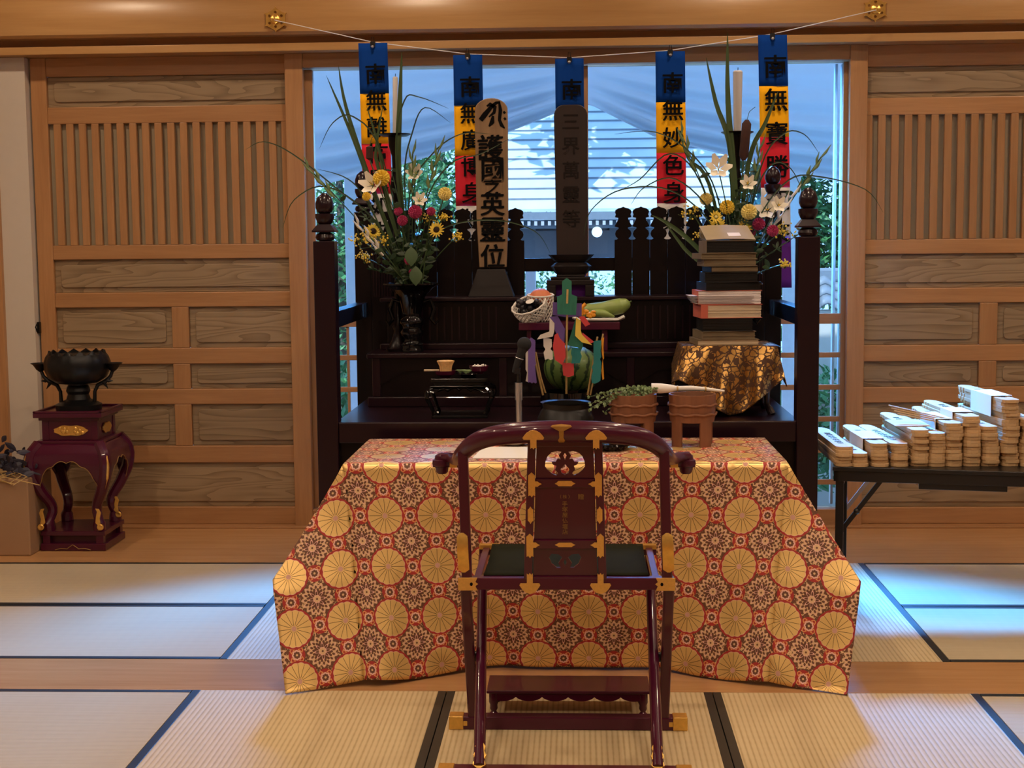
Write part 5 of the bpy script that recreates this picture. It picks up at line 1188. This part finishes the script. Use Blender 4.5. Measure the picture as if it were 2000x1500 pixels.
for i, (xa, xb, ya, yb_, cv, pg, rot, lab) in enumerate(BK):
    th = (yb_-ya)/2838*YB*1.06; w_ = (xb-xa)/2838*YB; cx = at((xa+xb)/2, ya, YB).x; dp = .215 if i < 2 else .19
    t = thing('book', lab, 'book', (cx, YB+dp/2, zc), 'books piled on the gold cloth'); Mx = Matrix.Translation((cx, YB+dp/2, zc)) @ Matrix.Rotation(rot*1.6+.085, 4, 'Z'); c = .0022
    m = MB(); m.m = Mx; m.box(-w_/2, w_/2, -dp/2, dp/2, 0, c).box(-w_/2, w_/2, -dp/2, dp/2, th-c-.0003, th-.0003).box(-w_/2, -w_/2+c, -dp/2, dp/2, 0, th-.0003); m.build('cover', M[cv], t, 0, .001)
    m = MB(); m.m = Mx
    n = max(3, int(th/.004))
    for k in range(n): z_ = c+(th-2*c)*k/n; m.box(-w_/2+c, w_/2-.004-.003*rnd.random(), -dp/2+.002+.003*rnd.random(), dp/2-.004, z_, z_+(th-2*c)/n*.93)
    m.build('pages', M[pg], t, 0)
    if i == 3: q = MB(); q.m = Mx; q.box(-w_/2-.001, -w_/2+.028, -dp/2-.001, -dp/2+.06, -.0002, th); q.build('red_corner', M['pink'], t, 0, .001)
    if i == 4:
        q = MB(); q.m = Mx
        for k in range(6): q.box(-w_/2-.012-.004*k, w_/2-.03-.01*rnd.random(), -dp/2-.004*rnd.random(), dp/2-.04, c+.004+k*.006, c+.005+k*.006)
        q.build('loose_sheets', M['pages_w'], t, 0)
    if i == 10:
        q = MB(); q.m = Mx; q.m = Mx @ Matrix.Translation((0, -dp/2+.052, th+.0245)) @ Matrix.Rotation(.32, 4, 'X'); q.box(-.004, .048, -.022, .022, 0, .0008); q.build('paper_slip', M['pages_w'], t, 0)
        q = MB(); q.m = Mx @ Matrix.Translation((0, -.03, th+.0015)); q.grid(lambda a, b_: (-w_/2+w_*a, -.065+.18*b_, .001+.058*b_+.004*math.sin(a*PI)), 8, 4); q.build('lifted_cover', M['tancover'], t, 0, thick=.002)
        q = MB(); q.m = Mx
        for k in range(9): q.add([(-w_/2+.004, -.062+.012*k, th), (w_/2-.004, -.062+.012*k, th), (w_/2-.004, .108, th+.006*k), (-w_/2+.004, .108, th+.006*k)], [(0, 1, 2, 3)])
        q.build('fanned_leaves', M['oldcover'], t, 0, thick=.001)
    zc += th

# ------------------------------------------------------------------ small black lacquer table with bowls
YT = 5.985; cb = at(897, 780, YT).x; W2 = (at(952, 740, YT).x-at(842, 740, YT).x)/2; zl = lambda y: ZP+(817-y)/2838*YT; dy = YT+.105
t = thing('lacquer_table', 'small glossy black lacquer table with curved legs on the altar platform', 'table', (cb, dy, ZP))
MB().box(cb-W2, cb+W2, YT, YT+.20, zl(746), zl(738)).box(cb-W2+.012, cb+W2-.012, YT+.012, YT+.19, zl(752), zl(746)).box(cb-W2-.004, cb+W2+.004, YT-.004, YT+.204, zl(755), zl(752)).build('table_top', M['blacklac'], t, 0, .002)
cabriole(t, cb, YT+.10, [(ZP+.012, -.006), (zl(795), .006), (zl(775), .024), (zl(765), .022), (zl(755), -.004)], W2, .096, zl(755), zl(772), M['blacklac'], .011, None, .6)
MB().box(cb-W2+.0, cb+W2-.0, YT+.0, YT+.20, ZP, ZP+.012).build('base_frame', M['blacklac'], t, 0, .002)
zt_b = zl(738)
def bowl(name, label, cx, cy, z, r, h, mat, cat='bowl', grp=None):
    t = thing(name, label, cat, (cx, cy, z), grp); MB().lathe([(r*.45, 0), (r*.5, h*.12), (r*.85, h*.4), (r, h), (r*.94, h), (r*.78, h*.45), (.0001, h*.3)], (cx, cy, z), 28).build('body', M[mat], t); return t
X5 = lambda px, Y=YT+.08: at(px, 740, Y).x
t = bowl('food_bowl', 'low maroon bowl holding the pale bristle bundle, left on the black table', X5(870), YT+.075, zt_b, .046, .028, 'maroon')
t = thing('bristle_bundle', 'pale fan-topped bundle of fibres standing in the left maroon bowl', 'brush', (X5(871), YT+.075, zt_b+.012)); m = MB()
m.lathe([(.022, 0), (.024, .02), (.026, .035), (.036, .056), (.030, .058), (.0001, .052)], (X5(871), YT+.075, zt_b+.012), 40, fn=lambda a, z: 1+.07*math.sin(a*11)+.03*math.sin(a*23)); m.build('fibres', M['bread'], t, 40)
t = thing('wooden_stick', 'short pale stick sticking out left from the left maroon bowl', 'stick', (X5(840), YT+.06, zt_b+.028)); MB().tube([(X5(830), YT+.05, zt_b+.031), (X5(858), YT+.07, zt_b+.029)], .0042, 8).build('shaft', M['pages'], t)
bowl('food_bowl', 'tall maroon bowl heaped with white rice, right on the black table', X5(935), YT+.09, zt_b+.012, .041, .034, 'maroon')
m = MB()
for k in range(60): m.ball((X5(935)+rnd.gauss(0, .014), YT+.09+rnd.gauss(0, .010), zt_b+.030+.018*rnd.random()), .0045, n=5, m=3)
tag(m.build('rice', M['rice']), 'heap of white rice in the right maroon bowl', 'rice', kind='stuff')
t = thing('black_saucer', 'low black saucer of vegetables between the two maroon bowls', 'saucer', (X5(912), YT+.07, zt_b)); MB().lathe([(.030, 0), (.034, .010), (.052, .014), (.050, .017), (.0001, .012)], (X5(915), YT+.08, zt_b), 26).build('dish', M['blacklac'], t)
m = MB()
for k in range(9): c = Vector((X5(908)+rnd.uniform(-.022, .018), YT+.07+rnd.uniform(-.01, .02), zt_b+.018)); m.tube([c, c+Vector((rnd.uniform(-.02, .02), 0, .008)), c+Vector((rnd.uniform(-.03, .03), 0, .012))], [.004, .005, .001], 6)
tag(m.build('vegetable_slices', M['leafl']), 'green vegetable slices on the black saucer', 'vegetables', kind='stuff')

# ------------------------------------------------------------------ offering stand on the lower tier
YO = 6.49; zo = at(1110, 630, YO).z; ox0, ox1 = at(1013, 636, YO).x, at(1211, 636, YO).x
t = thing('offering_stand', 'low maroon offering stand under the fruit', 'stand', ((ox0+ox1)/2, YO+.11, Z2))
MB().box(ox0, ox1, YO, YO+.155, zo-.034, zo).build('stand_top', M['maroon'], t, 0, .003)
MB().box(ox0+.035, ox0+.055, YO+.02, YO+.13, Z2, zo-.034).box(ox1-.08, ox1-.055, YO+.02, YO+.13, Z2, zo-.034).build('side_board', M['maroon'], t, 0, .002)
def net(t, c, ax, r0, r1, h, n=18):
    """knitted foam net cup: crossing spiral strands"""
    ax = Vector(ax).normalized(); u = ax.cross(Vector((0, 1, .2))).normalized(); v = ax.cross(u); m = MB()
    for s_ in (-1, 1):
        for k in range(n):
            P = []
            for i in range(9):
                q = i/8; a = 2*PI*k/n+s_*q*1.3; r = r0+(r1-r0)*math.sin(q*PI/2)**.6; P.append(c+ax*h*(q)+(u*math.cos(a)+v*math.sin(a))*r)
            m.tube(P, .0032, 5)
    rim = [c+ax*h+(u*math.cos(2*PI*k/40)+v*math.sin(2*PI*k/40))*(r1+.002*math.sin(k*2)) for k in range(41)]; m.tube(rim, .0045, 6)
    return m.build('foam_net', M['foam'], t)
p = at(1056, 612, YO+.105); c = Vector((p.x, YO+.10, zo+.006))
t = thing('peach', 'orange-red peach in a white foam net cup behind the grapes', 'fruit', tuple(c))
net(t, c, (0, -.12, 1), .040, .058, .115); m = MB(); pc = c+Vector((0, -.012, .095)); m.lathe([(math.sin(PI*i/14)*.052+1e-5, -math.cos(PI*i/14)*.050) for i in range(15)], tuple(pc), 32, fn=lambda a, z: 1-.10*math.exp(-((a-4.5)**2)*30)); m.build('fruit', M['peach'], t, 180)
p = at(1040, 618, YO+.02); c = Vector((p.x-.010, YO+.045, zo+.044))
t = thing('grapes', 'bunch of black grapes with an oval label in a tilted white foam net', 'fruit', (c.x, c.y, zo))
cu_ = c+Vector((.018, .03, -.035)); n_ = net(t, cu_, (-.30, -.45, .85), .030, .078, .085, 20); m = MB()
for k in range(30): m.ball(c+Vector((-.004+rnd.uniform(-.052, .048), rnd.uniform(-.045, .0), .026+rnd.uniform(-.022, .030))), .0135, n=10, m=7)
m.build('berries', M['grape'], t); q = MB(); q.m = Matrix.Translation(c+Vector((.0, -.062, .052))) @ Matrix.Rotation(1.0, 4, 'X') @ Matrix.Rotation(.3, 4, 'Z'); q.lathe([(.0001, 0), (.019, 0), (.019, .001), (.0001, .0012)], (0, 0, 0), 24, 1, .55); q.build('oval_label', M['paper'], t)
p0, p1 = at(1118, 621, YO+.05), at(1220, 621, YO+.05)
tp = thing('foil_tray', 'shallow white tray under the green gourd', 'tray', ((p0.x+p1.x)/2, YO+.06, zo))
MB().grid(lambda a, b_: (p0.x+(p1.x-p0.x)*a, YO+.01+.125*b_, zo+.002+.014*max(0, abs(2*a-1)-.75)*4+.010*max(0, abs(2*b_-1)-.7)*3), 24, 12).build('dish', M['paper'], tp, 60, thick=.003)
t = thing('gourd', 'long pale green gourd curving up at its right end', 'vegetable', (p0.x+.1, YO+.06, zo+.006))
G_ = [at(1126, 606, YO+.06), at(1150, 606, YO+.06), at(1178, 604, YO+.06), at(1200, 600, YO+.05), at(1214, 597, YO+.05), at(1226, 592, YO+.05), at(1230, 590, YO+.05)]; G_[0].z -= .0
P, R = dense(G_, [.020, .031, .034, .036, .035, .022, .004], 5); R[0] = .004; MB().tube(P, R, 20).build('body', M['gourd'], t)
MB().tube([P[-1], P[-1]+Vector((.008, 0, .004))], .004, 8).build('stem_end', M['stem'], t)
t = thing('gourd', 'slimmer green gourd lying in front of the curved one', 'vegetable', (p0.x+.1, YO+.02, zo+.006))
P, R = dense([at(1140, 616, YO+.02), at(1160, 612, YO+.02), at(1180, 613, YO+.02), at(1200, 619, YO+.02)], [.004, .017, .018, .004], 5); MB().tube(P, R, 16).build('body', M['gourd'], t)
t = thing('orange_ornament', 'crumpled orange paper ornament leaning on the gourds', 'ornament', tuple(at(1146, 622, YO+.0))); m = MB()
for k in range(16): q = at(1138+rnd.uniform(-4, 24), 612+rnd.uniform(-4, 8), YO-.004); m.ball(q, rnd.uniform(.007, .013), .006, rnd.uniform(.006, .010), 7, 5)
m.tube([at(1135, 615, YO-.005), at(1137, 600, YO-.01), at(1144, 593, YO-.01)], [.011, .009, .008], 8); m.build('paper', M['orange'], t, 20)

# ------------------------------------------------------------------ basin, watermelon, paper streamers
YS_ = 6.10; bs = at(1105, 790, YS_).x
t = thing('black_basin', 'black lacquer basin in front of the watermelon', 'basin', (bs, YS_, ZP)); rb = 50/2838*YS_
MB().lathe([(rb*.86, 0), (rb*.98, .012), (rb, .10), (rb*.93, .10), (rb*.92, .03), (.0001, .02)], (bs, YS_, ZP), 40).build('body', M['blacklac'], t)
mc = at(1118, 722, 6.22); t = thing('watermelon', 'dark-striped green watermelon resting on a black ring stand behind the streamers', 'fruit', (mc.x, 6.245, mc.z-.105))
o = MB().lathe([(math.sin(PI*i/18)*.124+1e-5, -math.cos(PI*i/18)*.105) for i in range(19)], (0, 0, 0), 48)
m2 = MB(); m2.v = [(x, y, z) for x, y, z in o.v]; m2.f = o.f; m2.uv = o.uv; ob = m2.build('rind', M['melon'], None, 180); ob.parent = t; ob.location = (0, 0, .105); ob.rotation_euler = (math.radians(-12), math.radians(10), math.radians(0)); ob.scale = (1, 1, 1)
ob.data.transform(Matrix.Translation((0, 0, -.105)))
t = thing('ring_stand', 'black ring stand carrying the watermelon', 'stand', (mc.x, 6.245, ZP)); MB().lathe([(.085, 0), (.075, .03), (.065, mc.z-.085-ZP), (.058, mc.z-.085-ZP), (.06, 0)], (mc.x, 6.245, ZP), 32).build('ring', M['blacklac'], t)
def zp(x, y, Y): return at(980+x/4.411, 520+y/4.411, Y)
def papers(t, Y, items):
    for i, (mn, pts) in enumerate(items):
        yy = Y-.004*i; P = [zp(x, y, yy) for x, y in pts]; cx = sum(p.x for p in P)/len(P); cz = sum(p.z for p in P)/len(P)
        me = flatmesh([[(p.x-cx, p.z-cz) for p in P]], .0012); MB().mesh(me, Matrix.Translation((cx, yy, cz)) @ Matrix.Rotation(.12*math.sin(i*2), 4, 'Z') @ Matrix.Rotation(PI/2, 4, 'X')).build('paper_strip', M[mn], t, 0)
YW = 5.985
t = thing('paper_streamer_wand', 'tallest bamboo wand with green, purple, white, red and yellow cut papers', 'streamer', tuple(zp(557, 1090, YW+.03)))
MB().tube([zp(557, 1130, YW+.06), zp(558, 700, YW), zp(563, 420, YW-.008)], .0042, 8).tube([zp(563, 320, YW-.048), zp(567, 200, YW-.048)], .0042, 8).build('bamboo_stick', M['bamboo'], t)
papers(t, YW+.020, [('p_purple', [(440, 310), (690, 320), (688, 432), (560, 440), (440, 420)]), ('p_red', [(520, 830), (620, 835), (622, 940), (575, 955), (530, 940)]), ('p_teal', [(604, 700), (690, 708), (678, 740), (690, 775), (672, 835), (600, 838), (606, 780), (596, 750)]), ('p_green', [(640, 436), (662, 480), (702, 682), (690, 712), (565, 680), (604, 560)]),
                    ('p_purple', [(412, 436), (482, 428), (545, 540), (540, 690), (498, 660), (462, 560)]), ('p_white', [(358, 612), (430, 628), (432, 690), (420, 712), (438, 735), (440, 800), (420, 808), (400, 798), (372, 806), (360, 745), (376, 715), (360, 690)]), ('p_red', [(455, 592), (482, 575), (500, 620), (545, 665), (552, 780), (520, 850), (458, 806), (440, 690)]), ('p_white', [(412, 440), (455, 492), (452, 560), (440, 606), (303, 630), (332, 590), (410, 562)]), ('p_red', [(696, 572), (795, 650), (768, 664), (688, 604)]),
                    ('p_yellow', [(640, 442), (682, 470), (680, 552), (692, 590), (778, 678), (690, 655), (632, 600)]), ('p_red', [(660, 436), (712, 430), (762, 500), (720, 520), (684, 470)]), ('p_green', [(520, 130), (560, 100), (602, 130), (602, 242), (650, 262), (640, 420), (480, 415), (476, 265), (520, 242)])])
t = thing('paper_streamer_wand', 'bamboo wand with teal cut paper at the right of the watermelon', 'streamer', tuple(zp(745, 1090, YW+.03)))
MB().tube([zp(740, 1110, YW+.05), zp(782, 860, YW+.03), zp(824, 608, YW+.02)], .004, 8).build('bamboo_stick', M['bamboo'], t)
papers(t, YW+.01, [('p_teal', [(790, 645), (824, 640), (858, 640), (852, 730), (858, 780), (846, 800), (858, 830), (850, 985), (830, 1000), (800, 1012), (776, 1005), (772, 950), (786, 900), (776, 870), (790, 840)])])
t = thing('paper_streamer_wand', 'bamboo wand with a narrow orange paper at the far right of the watermelon', 'streamer', tuple(zp(765, 1090, YW+.05)))
MB().tube([zp(762, 1110, YW+.06), zp(815, 850, YW+.05), zp(874, 582, YW+.045)], .0036, 8).build('bamboo_stick', M['bamboo'], t)
papers(t, YW+.035, [('orange', [(862, 622), (882, 612), (876, 700), (882, 795), (872, 805), (882, 970), (868, 980), (858, 900), (870, 800), (860, 730)])])
t = thing('paper_streamer_wand', 'bamboo wand with purple and white cut paper behind the microphone', 'streamer', tuple(zp(352, 1090, YW+.03)))
MB().tube([zp(356, 1110, YW+.05), zp(290, 830, YW+.03), zp(262, 640, YW+.02)], .0042, 8).build('bamboo_stick', M['bamboo'], t)
papers(t, YW+.01, [('p_white', [(206, 745), (236, 720), (232, 1000), (206, 990), (218, 915), (206, 890)]), ('p_purple', [(228, 640), (252, 612), (290, 640), (288, 800), (296, 840), (286, 860), (302, 1002), (290, 1010), (275, 1000), (260, 1010), (245, 998), (226, 1002)])])
t = thing('bamboo_stick', 'bare bamboo stick leaning left in the basin', 'stick', tuple(zp(378, 1090, YW+.04))); MB().tube([zp(382, 1110, YW+.06), zp(336, 960, YW+.04), zp(292, 740, YW+.035)], .004, 8).build('shaft', M['bamboo'], t)

# ------------------------------------------------------------------ microphone behind the brocade table
YM = 5.79; a = at(1013, 745, YM)
t = thing('microphone_stand', 'silver microphone stand behind the brocade table', 'stand', (a.x, YM, 0))
MB().tube([(a.x, YM, .02), (a.x, YM, a.z-.04)], .0125, 16).tube([(a.x, YM, a.z-.075), (a.x, YM, a.z-.005)], .0155, 16).build('tube', M['steel'], t); MB().tube([(a.x, YM, a.z-.006), (a.x, YM, a.z+.035)], .009, 12).bar((a.x-.006, YM, a.z+.03), (a.x-.004, YM, a.z+.055), .022, .024).build('clip', M['blacksteel'], t)
MB().lathe([(.075, 0), (.078, .008), (.06, .018), (.0001, .022)], (a.x, YM, 0), 32).build('base', M['blacksteel'], t)
h, b1 = at(1024, 672, YM), at(1004, 728, YM); d = (h-b1).normalized()
t = thing('microphone', 'black hand microphone with a round grille in the stand clip', 'microphone', tuple(b1))
MB().tube([b1, b1+d*.02, b1+d*.05, h-d*.028, h-d*.018], [.009, .0125, .015, .019, .022], 18).build('body', M['blackfoam'], t); MB().ball(h, .0285, n=22, m=14).build('grille', M['blackfoam'], t)
q = MB(); rot = d.to_track_quat('Z', 'Y').to_matrix().to_4x4(); q.m = Matrix.Translation(b1+d*.062) @ rot; q.lathe([(.0165, -.002), (.0185, 0), (.0165, .002)], (0, 0, 0), 20); q.build('ring', M['steel'], t)

# ------------------------------------------------------------------ things on the brocade table
tz = TZ+.006
def onT(px, py): return onz(px, py, tz)
c = onT(1105, 864); c.y = 5.52; c.x = at(1105, 800, 5.52).x; r = 50/2838*5.52
t = thing('incense_bowl', 'round dark bronze bowl with a lipped rim at the back of the brocade table', 'bowl', (c.x, 5.52, tz))
hz = at(1105, 785, 5.52).z-tz
MB().lathe([(r*.55, 0), (r*.6, .01), (r*1.02, hz*.35), (r*1.12, hz*.62), (r*.98, hz*.80), (r*.90, hz*.86), (r*.92, hz*.97), (r*1.0, hz), (r*.88, hz-.004), (r*.86, hz*.7), (.0001, hz*.6)], (c.x, 5.52, tz), 44).build('body', M['bronze'], t); MB().lathe([(.0001, hz*.62), (r*.85, hz*.72)], (c.x, 5.52, tz), 32).build('ash', M['altar'], t)
def bucket(px, label, rotd):
    Y = 5.50; x = at(px, 800, Y).x; R = 46/2838*Y; hz = at(px, 769, Y).z-tz; zb = at(px, 822, Y).z-tz
    t = thing('wooden_bucket', label, 'bucket', (x, Y, tz), 'bark buckets on the brocade table')
    MB().lathe([(R*.93, zb), (R*.97, zb+.02), (R*1.0, hz), (R*.92, hz), (R*.90, zb+.02), (.0001, zb+.016)], (x, Y, tz), 44).build('body', M['clay'], t, 50)
    MB().lathe([(.0001, hz-.02), (R*.91, hz-.02)], (x, Y, tz), 32).build('water', M['greywood'] if 'left' in label else M['p_white'], t)
    for zz_ in (at(px, 794, Y-.09).z-tz, at(px, 812, Y-.09).z-tz):
        m = MB(); P = [(x+(R*1.01+.001*math.sin(k*1.7))*math.cos(2*PI*k/60), Y+(R*1.01)*math.sin(2*PI*k/60), tz+zz_+.0022*math.sin(k*.9+zz_*90)) for k in range(61)]; m.tube(P, .0045, 7); m.build('hoop', M['clay'], t)
    for dg in (-52, 35, 128, 205)[:3] if True else ():
        a0 = math.radians(dg-90+rotd); m = MB(); vs = []
        for k in range(9):
            a = a0+(k/8-.5)*.62
            for rr in (R*.95, R*.82):
                for z in (0, zb+.012): vs.append((x+rr*math.cos(a), Y+rr*math.sin(a), tz+z))
        m.add(vs, [f for k in range(8) for f in ((4*k, 4*k+4, 4*k+5, 4*k+1), (4*k+2, 4*k+3, 4*k+7, 4*k+6), (4*k, 4*k+2, 4*k+6, 4*k+4))]+[(0, 1, 3, 2), (32, 34, 35, 33)]); m.build('foot', M['clay'], t, 50)
    return x, Y, tz+hz, R
bl_ = bucket(1237, 'left brown bark bucket, filled with leafy twigs', 10); br_ = bucket(1352, 'right brown bark bucket on three feet, with a white wrapped handle across it', 0)
t = thing('leafy_twigs', 'bundle of small-leaved green twigs arching left over the left bucket', 'twigs', (bl_[0], bl_[1], bl_[2]-.01)); mt, ml_ = MB(), MB()
for k in range(15):
    a = at(1284, 762+rnd.uniform(-3, 4), 5.46+rnd.uniform(-.02, .03)); e_ = at(rnd.choice([1152, 1165, 1180, 1200, 1215, 1240]), 772+rnd.uniform(-12, 12), 5.45+rnd.uniform(-.05, .05)); mid = (a+e_)/2+Vector((0, 0, .018+rnd.uniform(0, .012)))
    if e_.x < at(1190, 790, 5.5).x: e_.z -= .02+rnd.uniform(0, .035)
    P = [(1-q)**2*a+2*q*(1-q)*mid+q*q*e_ for q in [i/10 for i in range(11)]]; mt.tube(P, .0012, 5)
    for i in range(1, 11):
        for _ in range(2): leafshape(ml_, P[i]+Vector((0, 0, .001)), (rnd.uniform(-1, 1), rnd.uniform(-.7, .3), rnd.uniform(-.7, .6)), rnd.uniform(.009, .016), rnd.uniform(.003, .006))
mt.build('twig', M['stem'], t); ml_.build('foliage', M['leafl'], t, 180)
t = thing('wrapped_handle', 'white paper-wrapped handle with two ties lying across both buckets', 'handle', tuple(at(1345, 762, 5.47)))
P = [at(1272, 758, 5.47), at(1290, 758.5, 5.47), at(1310, 759, 5.47), at(1323, 759, 5.47), at(1350, 758.5, 5.47), at(1378, 760, 5.47), at(1415, 764, 5.47)]; MB().tube(P, [.0185, .019, .015, .0095, .010, .0075, .004], 18).build('paper_wrap', M['paper'], t)
for q, r_ in ((P[3], .0115), (P[5], .0095)): MB().tube([q+Vector((-.003, 0, 0)), q+Vector((.003, 0, 0))], r_, 14).build('tie', M['bamboo'], t)
a_, b_, c_, d_ = onT(923, 896), onT(1050, 896), onT(1048, 874), onT(944, 874)
m = MB().add([a_, b_, c_, d_]+[p+Vector((0, 0, .003)) for p in (a_, b_, c_, d_)], [(0, 3, 2, 1), (4, 5, 6, 7), (0, 1, 5, 4), (1, 2, 6, 5), (2, 3, 7, 6), (3, 0, 4, 7)])
tag(m.build('paper_sheet', M['paper'], None, 0), 'white paper sheets lying near the front edge of the brocade table', 'paper')
c = onT(1003, 872); t = thing('white_dish', 'flat white ceramic dish behind the paper sheets', 'dish', (c.x, c.y, tz+.003)); MB().lathe([(.030, 0), (.034, .004), (.062, .012), (.060, .014), (.0001, .006)], (c.x, c.y+.03, tz+.003), 32).build('dish', M['white'], t)
c = onT(1190, 882); t = thing('lacquer_dish', 'glossy black lacquer dish lying right of the chair back', 'lid', (c.x, c.y, tz)); MB().lathe([(.0001, 0), (.06, 0), (.082, .018), (.078, .026), (.05, .032), (.0001, .034)], (c.x, c.y+.06, tz), 32).build('dish', M['blacklac'], t)

# ------------------------------------------------------------------ folding table with stacked memorial boards, right
H = .62; fl_ = onz(1626, 911, H); fr_ = onz(2000, 922, H); ang = math.atan2((fr_-fl_).y, (fr_-fl_).x); Rt = Matrix.Translation((fl_.x, fl_.y, 0)) @ Matrix.Rotation(ang, 4, 'Z')
t = thing('black_table', 'black steel folding table under the stacked wooden boards', 'table', (fl_.x, fl_.y, -.0)); Lt, Dt = 1.8, .52
def lb(*a): m = MB(); m.m = Rt; m.box(*a); return m
lb(0, Lt, 0, Dt, H-.018, H).build('table_top', M['blacksteel'], t, 0, .003)
m = MB(); m.m = Rt; m.box(.004, Lt-.004, .01, .03, H-.06, H-.018).box(.004, Lt-.004, Dt-.03, Dt-.01, H-.06, H-.018).box(.004, .024, .01, Dt-.01, H-.06, H-.018); m.build('frame', M['blacksteel'], t, 0, .002)
m = MB(); m.m = Rt; m.box(.33, .66, .03, Dt-.06, H-.085, H-.05); m.build('shelf_box', M['blacksteel'], t, 0, .002)
for y in (.035, Dt-.035): m = MB(); m.m = Rt; m.box(.012, .044, y-.014, y+.014, 0, H-.05); m.build('leg', M['blacksteel'], t, 0, .002)
m = MB(); m.m = Rt; m.bar((.03, .035, H-.27), (.19, .035, H-.05), .018, .018).ball((.095, .025, H-.18), .013, n=10, m=6); m.build('brace', M['blacksteel'], t)
m = MB(); m.m = Rt; m.bar((.03, Dt-.035, H-.27), (.19, Dt-.035, H-.05), .016, .016).bar((.028, .05, H-.12), (.028, Dt-.05, H-.12), .014, .014); m.build('brace', M['steel'], t)
m = MB(); m.m = Rt; m.box(Lt-.044, Lt-.012, .02, .05, 0, H-.05).box(Lt-.044, Lt-.012, Dt-.05, Dt-.02, 0, H-.05); m.build('leg', M['blacksteel'], t, 0, .002)
w_ = .034; Ln = .60
half = [(.014, 0), (.026, .006), (w_, .022), (w_*.99, .47), (w_*.70, .478), (w_*.97, .486), (w_*.96, .508), (w_*.68, .516), (w_*.95, .524), (w_*.93, .545), (w_*.70, .552), (w_*.88, .560), (.020, .585), (.006, Ln)]
TH = .0132
B0 = MB().slab(half+[(-x, y) for x, y in reversed(half)], 0, TH-.0006).build('memorial_board', M['pale'], None, 0, .0008)
wr_ = MB(); writing(wr_, '南無妙法供養也', Matrix.Translation((0, .40, TH+.0001)), .030, .048, .004, 1, .01)
base = B0.location.copy(); B0.data.transform(Matrix.Translation(base)); B0.location = (0, 0, 0)
inkme = None
far = onz(1693, 828, at(1763, 866, 5.74).z); near = at(1763, 866, 5.74); bang = math.atan2(far.y-near.y, far.x-near.x)-PI/2
ST = [(1651, 6, 'leftmost stack'), (1686, 4, 'second stack from the left'), (1723, 7, 'third stack from the left'), (1764, 7, 'fourth stack from the left'), (1802, 11, 'fifth stack from the left'), (1833, 10, 'sixth stack from the left'), (1865, 13, 'seventh stack from the left'), (1904, 15, 'eighth stack from the left'), (1940, 12, 'ninth stack from the left'), (1978, 20, 'tenth stack, the tallest'), (2016, 14, 'stack cut by the right picture edge')]
first = True; tops = {}
for si, (px, n, lab) in enumerate(ST):
    f0 = onz(px, 913.5, H); loc = f0+Vector((.0, .02, 0)); ra = bang+rnd.uniform(-.03, .03); sl = 0
    for k in range(n):
        o = B0 if first else B0.copy()
        if not first: C.objects.link(o)
        first = False
        if k % 4 == 0: sl = rnd.uniform(-.006, .006)
        o.location = (loc.x+sl+rnd.uniform(-.003, .003), loc.y+rnd.uniform(-.008, .008), H+.0006+k*TH); o.rotation_euler = (0, 0, ra+rnd.uniform(-.02, .02))
        tag(o, 'pale notched wooden memorial board, '+('topmost' if k == n-1 else 'lowest' if k == 0 else 'inside')+' in the '+lab, 'wooden board', 'memorial boards stacked on the black table')
    tops[si] = (Vector(o.location), o.rotation_euler.z, n)
    tm = Matrix.Translation(tuple(o.location)) @ Matrix.Rotation(o.rotation_euler.z, 4, 'Z')
    q = MB(); q.mesh(type('m', (), {'vertices': [type('v', (), {'co': Vector(v)})() for v in wr_.v], 'polygons': [type('p', (), {'vertices': f})() for f in wr_.f]})(), Matrix()); W[o.name] = Vector((0, 0, 0))
    me_o = q.build('lettering', M['ink'], o, 0)
def band(si, y0, y1, kind, lab):
    loc, rz, n = tops[si]; t = thing('paper_band', lab, 'paper band', tuple(loc), 'paper bands around board bundles'); m = MB(); m.m = Matrix.Translation(loc) @ Matrix.Rotation(rz, 4, 'Z'); k = min(n, 6); zt_, zb = TH+.004, -TH*(k-1)
    m.box(-.041, .041, y0, y1, zt_-.0012, zt_).box(-.0425, -.041, y0, y1, zb, zt_).box(.041, .0425, y0, y1, zb, zt_); m.build('paper', M['paper'], t, 0)
for si, lab in ((2, 'white paper band round the third bundle from the left'), (6, 'white paper band round the seventh bundle'), (7, 'white paper band round the eighth bundle'), (9, 'white paper band round the tallest, tenth bundle')): band(si, .12, .36 if si != 7 else .28, 0, lab)
loc, rz, n = tops[4]
for k in range(4):
    a = Vector((loc.x+.05, loc.y+.10+.01*k, loc.z+.020+.006*k)); o = MB().bar(a+Vector((.13, -.02, -.006)), a+Vector((-.10-.01*k, .10, .035+.004*k)), .012, .0035).build('wooden_slip', M['pale'], None, 0); tag(o, 'thin wooden slip lying loose across the fifth stack'+(', uppermost' if k == 3 else ', lowest' if k == 0 else ''), 'wooden slip', 'loose wooden slips')
o = MB().box(loc.x-.08, loc.x+.06, loc.y+.10, loc.y+.30, loc.z+TH+.001, loc.z+TH+.004).build('envelope', M['pages'], None, 0); tag(o, 'flat brownish envelope on the fifth stack under the wooden slips', 'envelope')
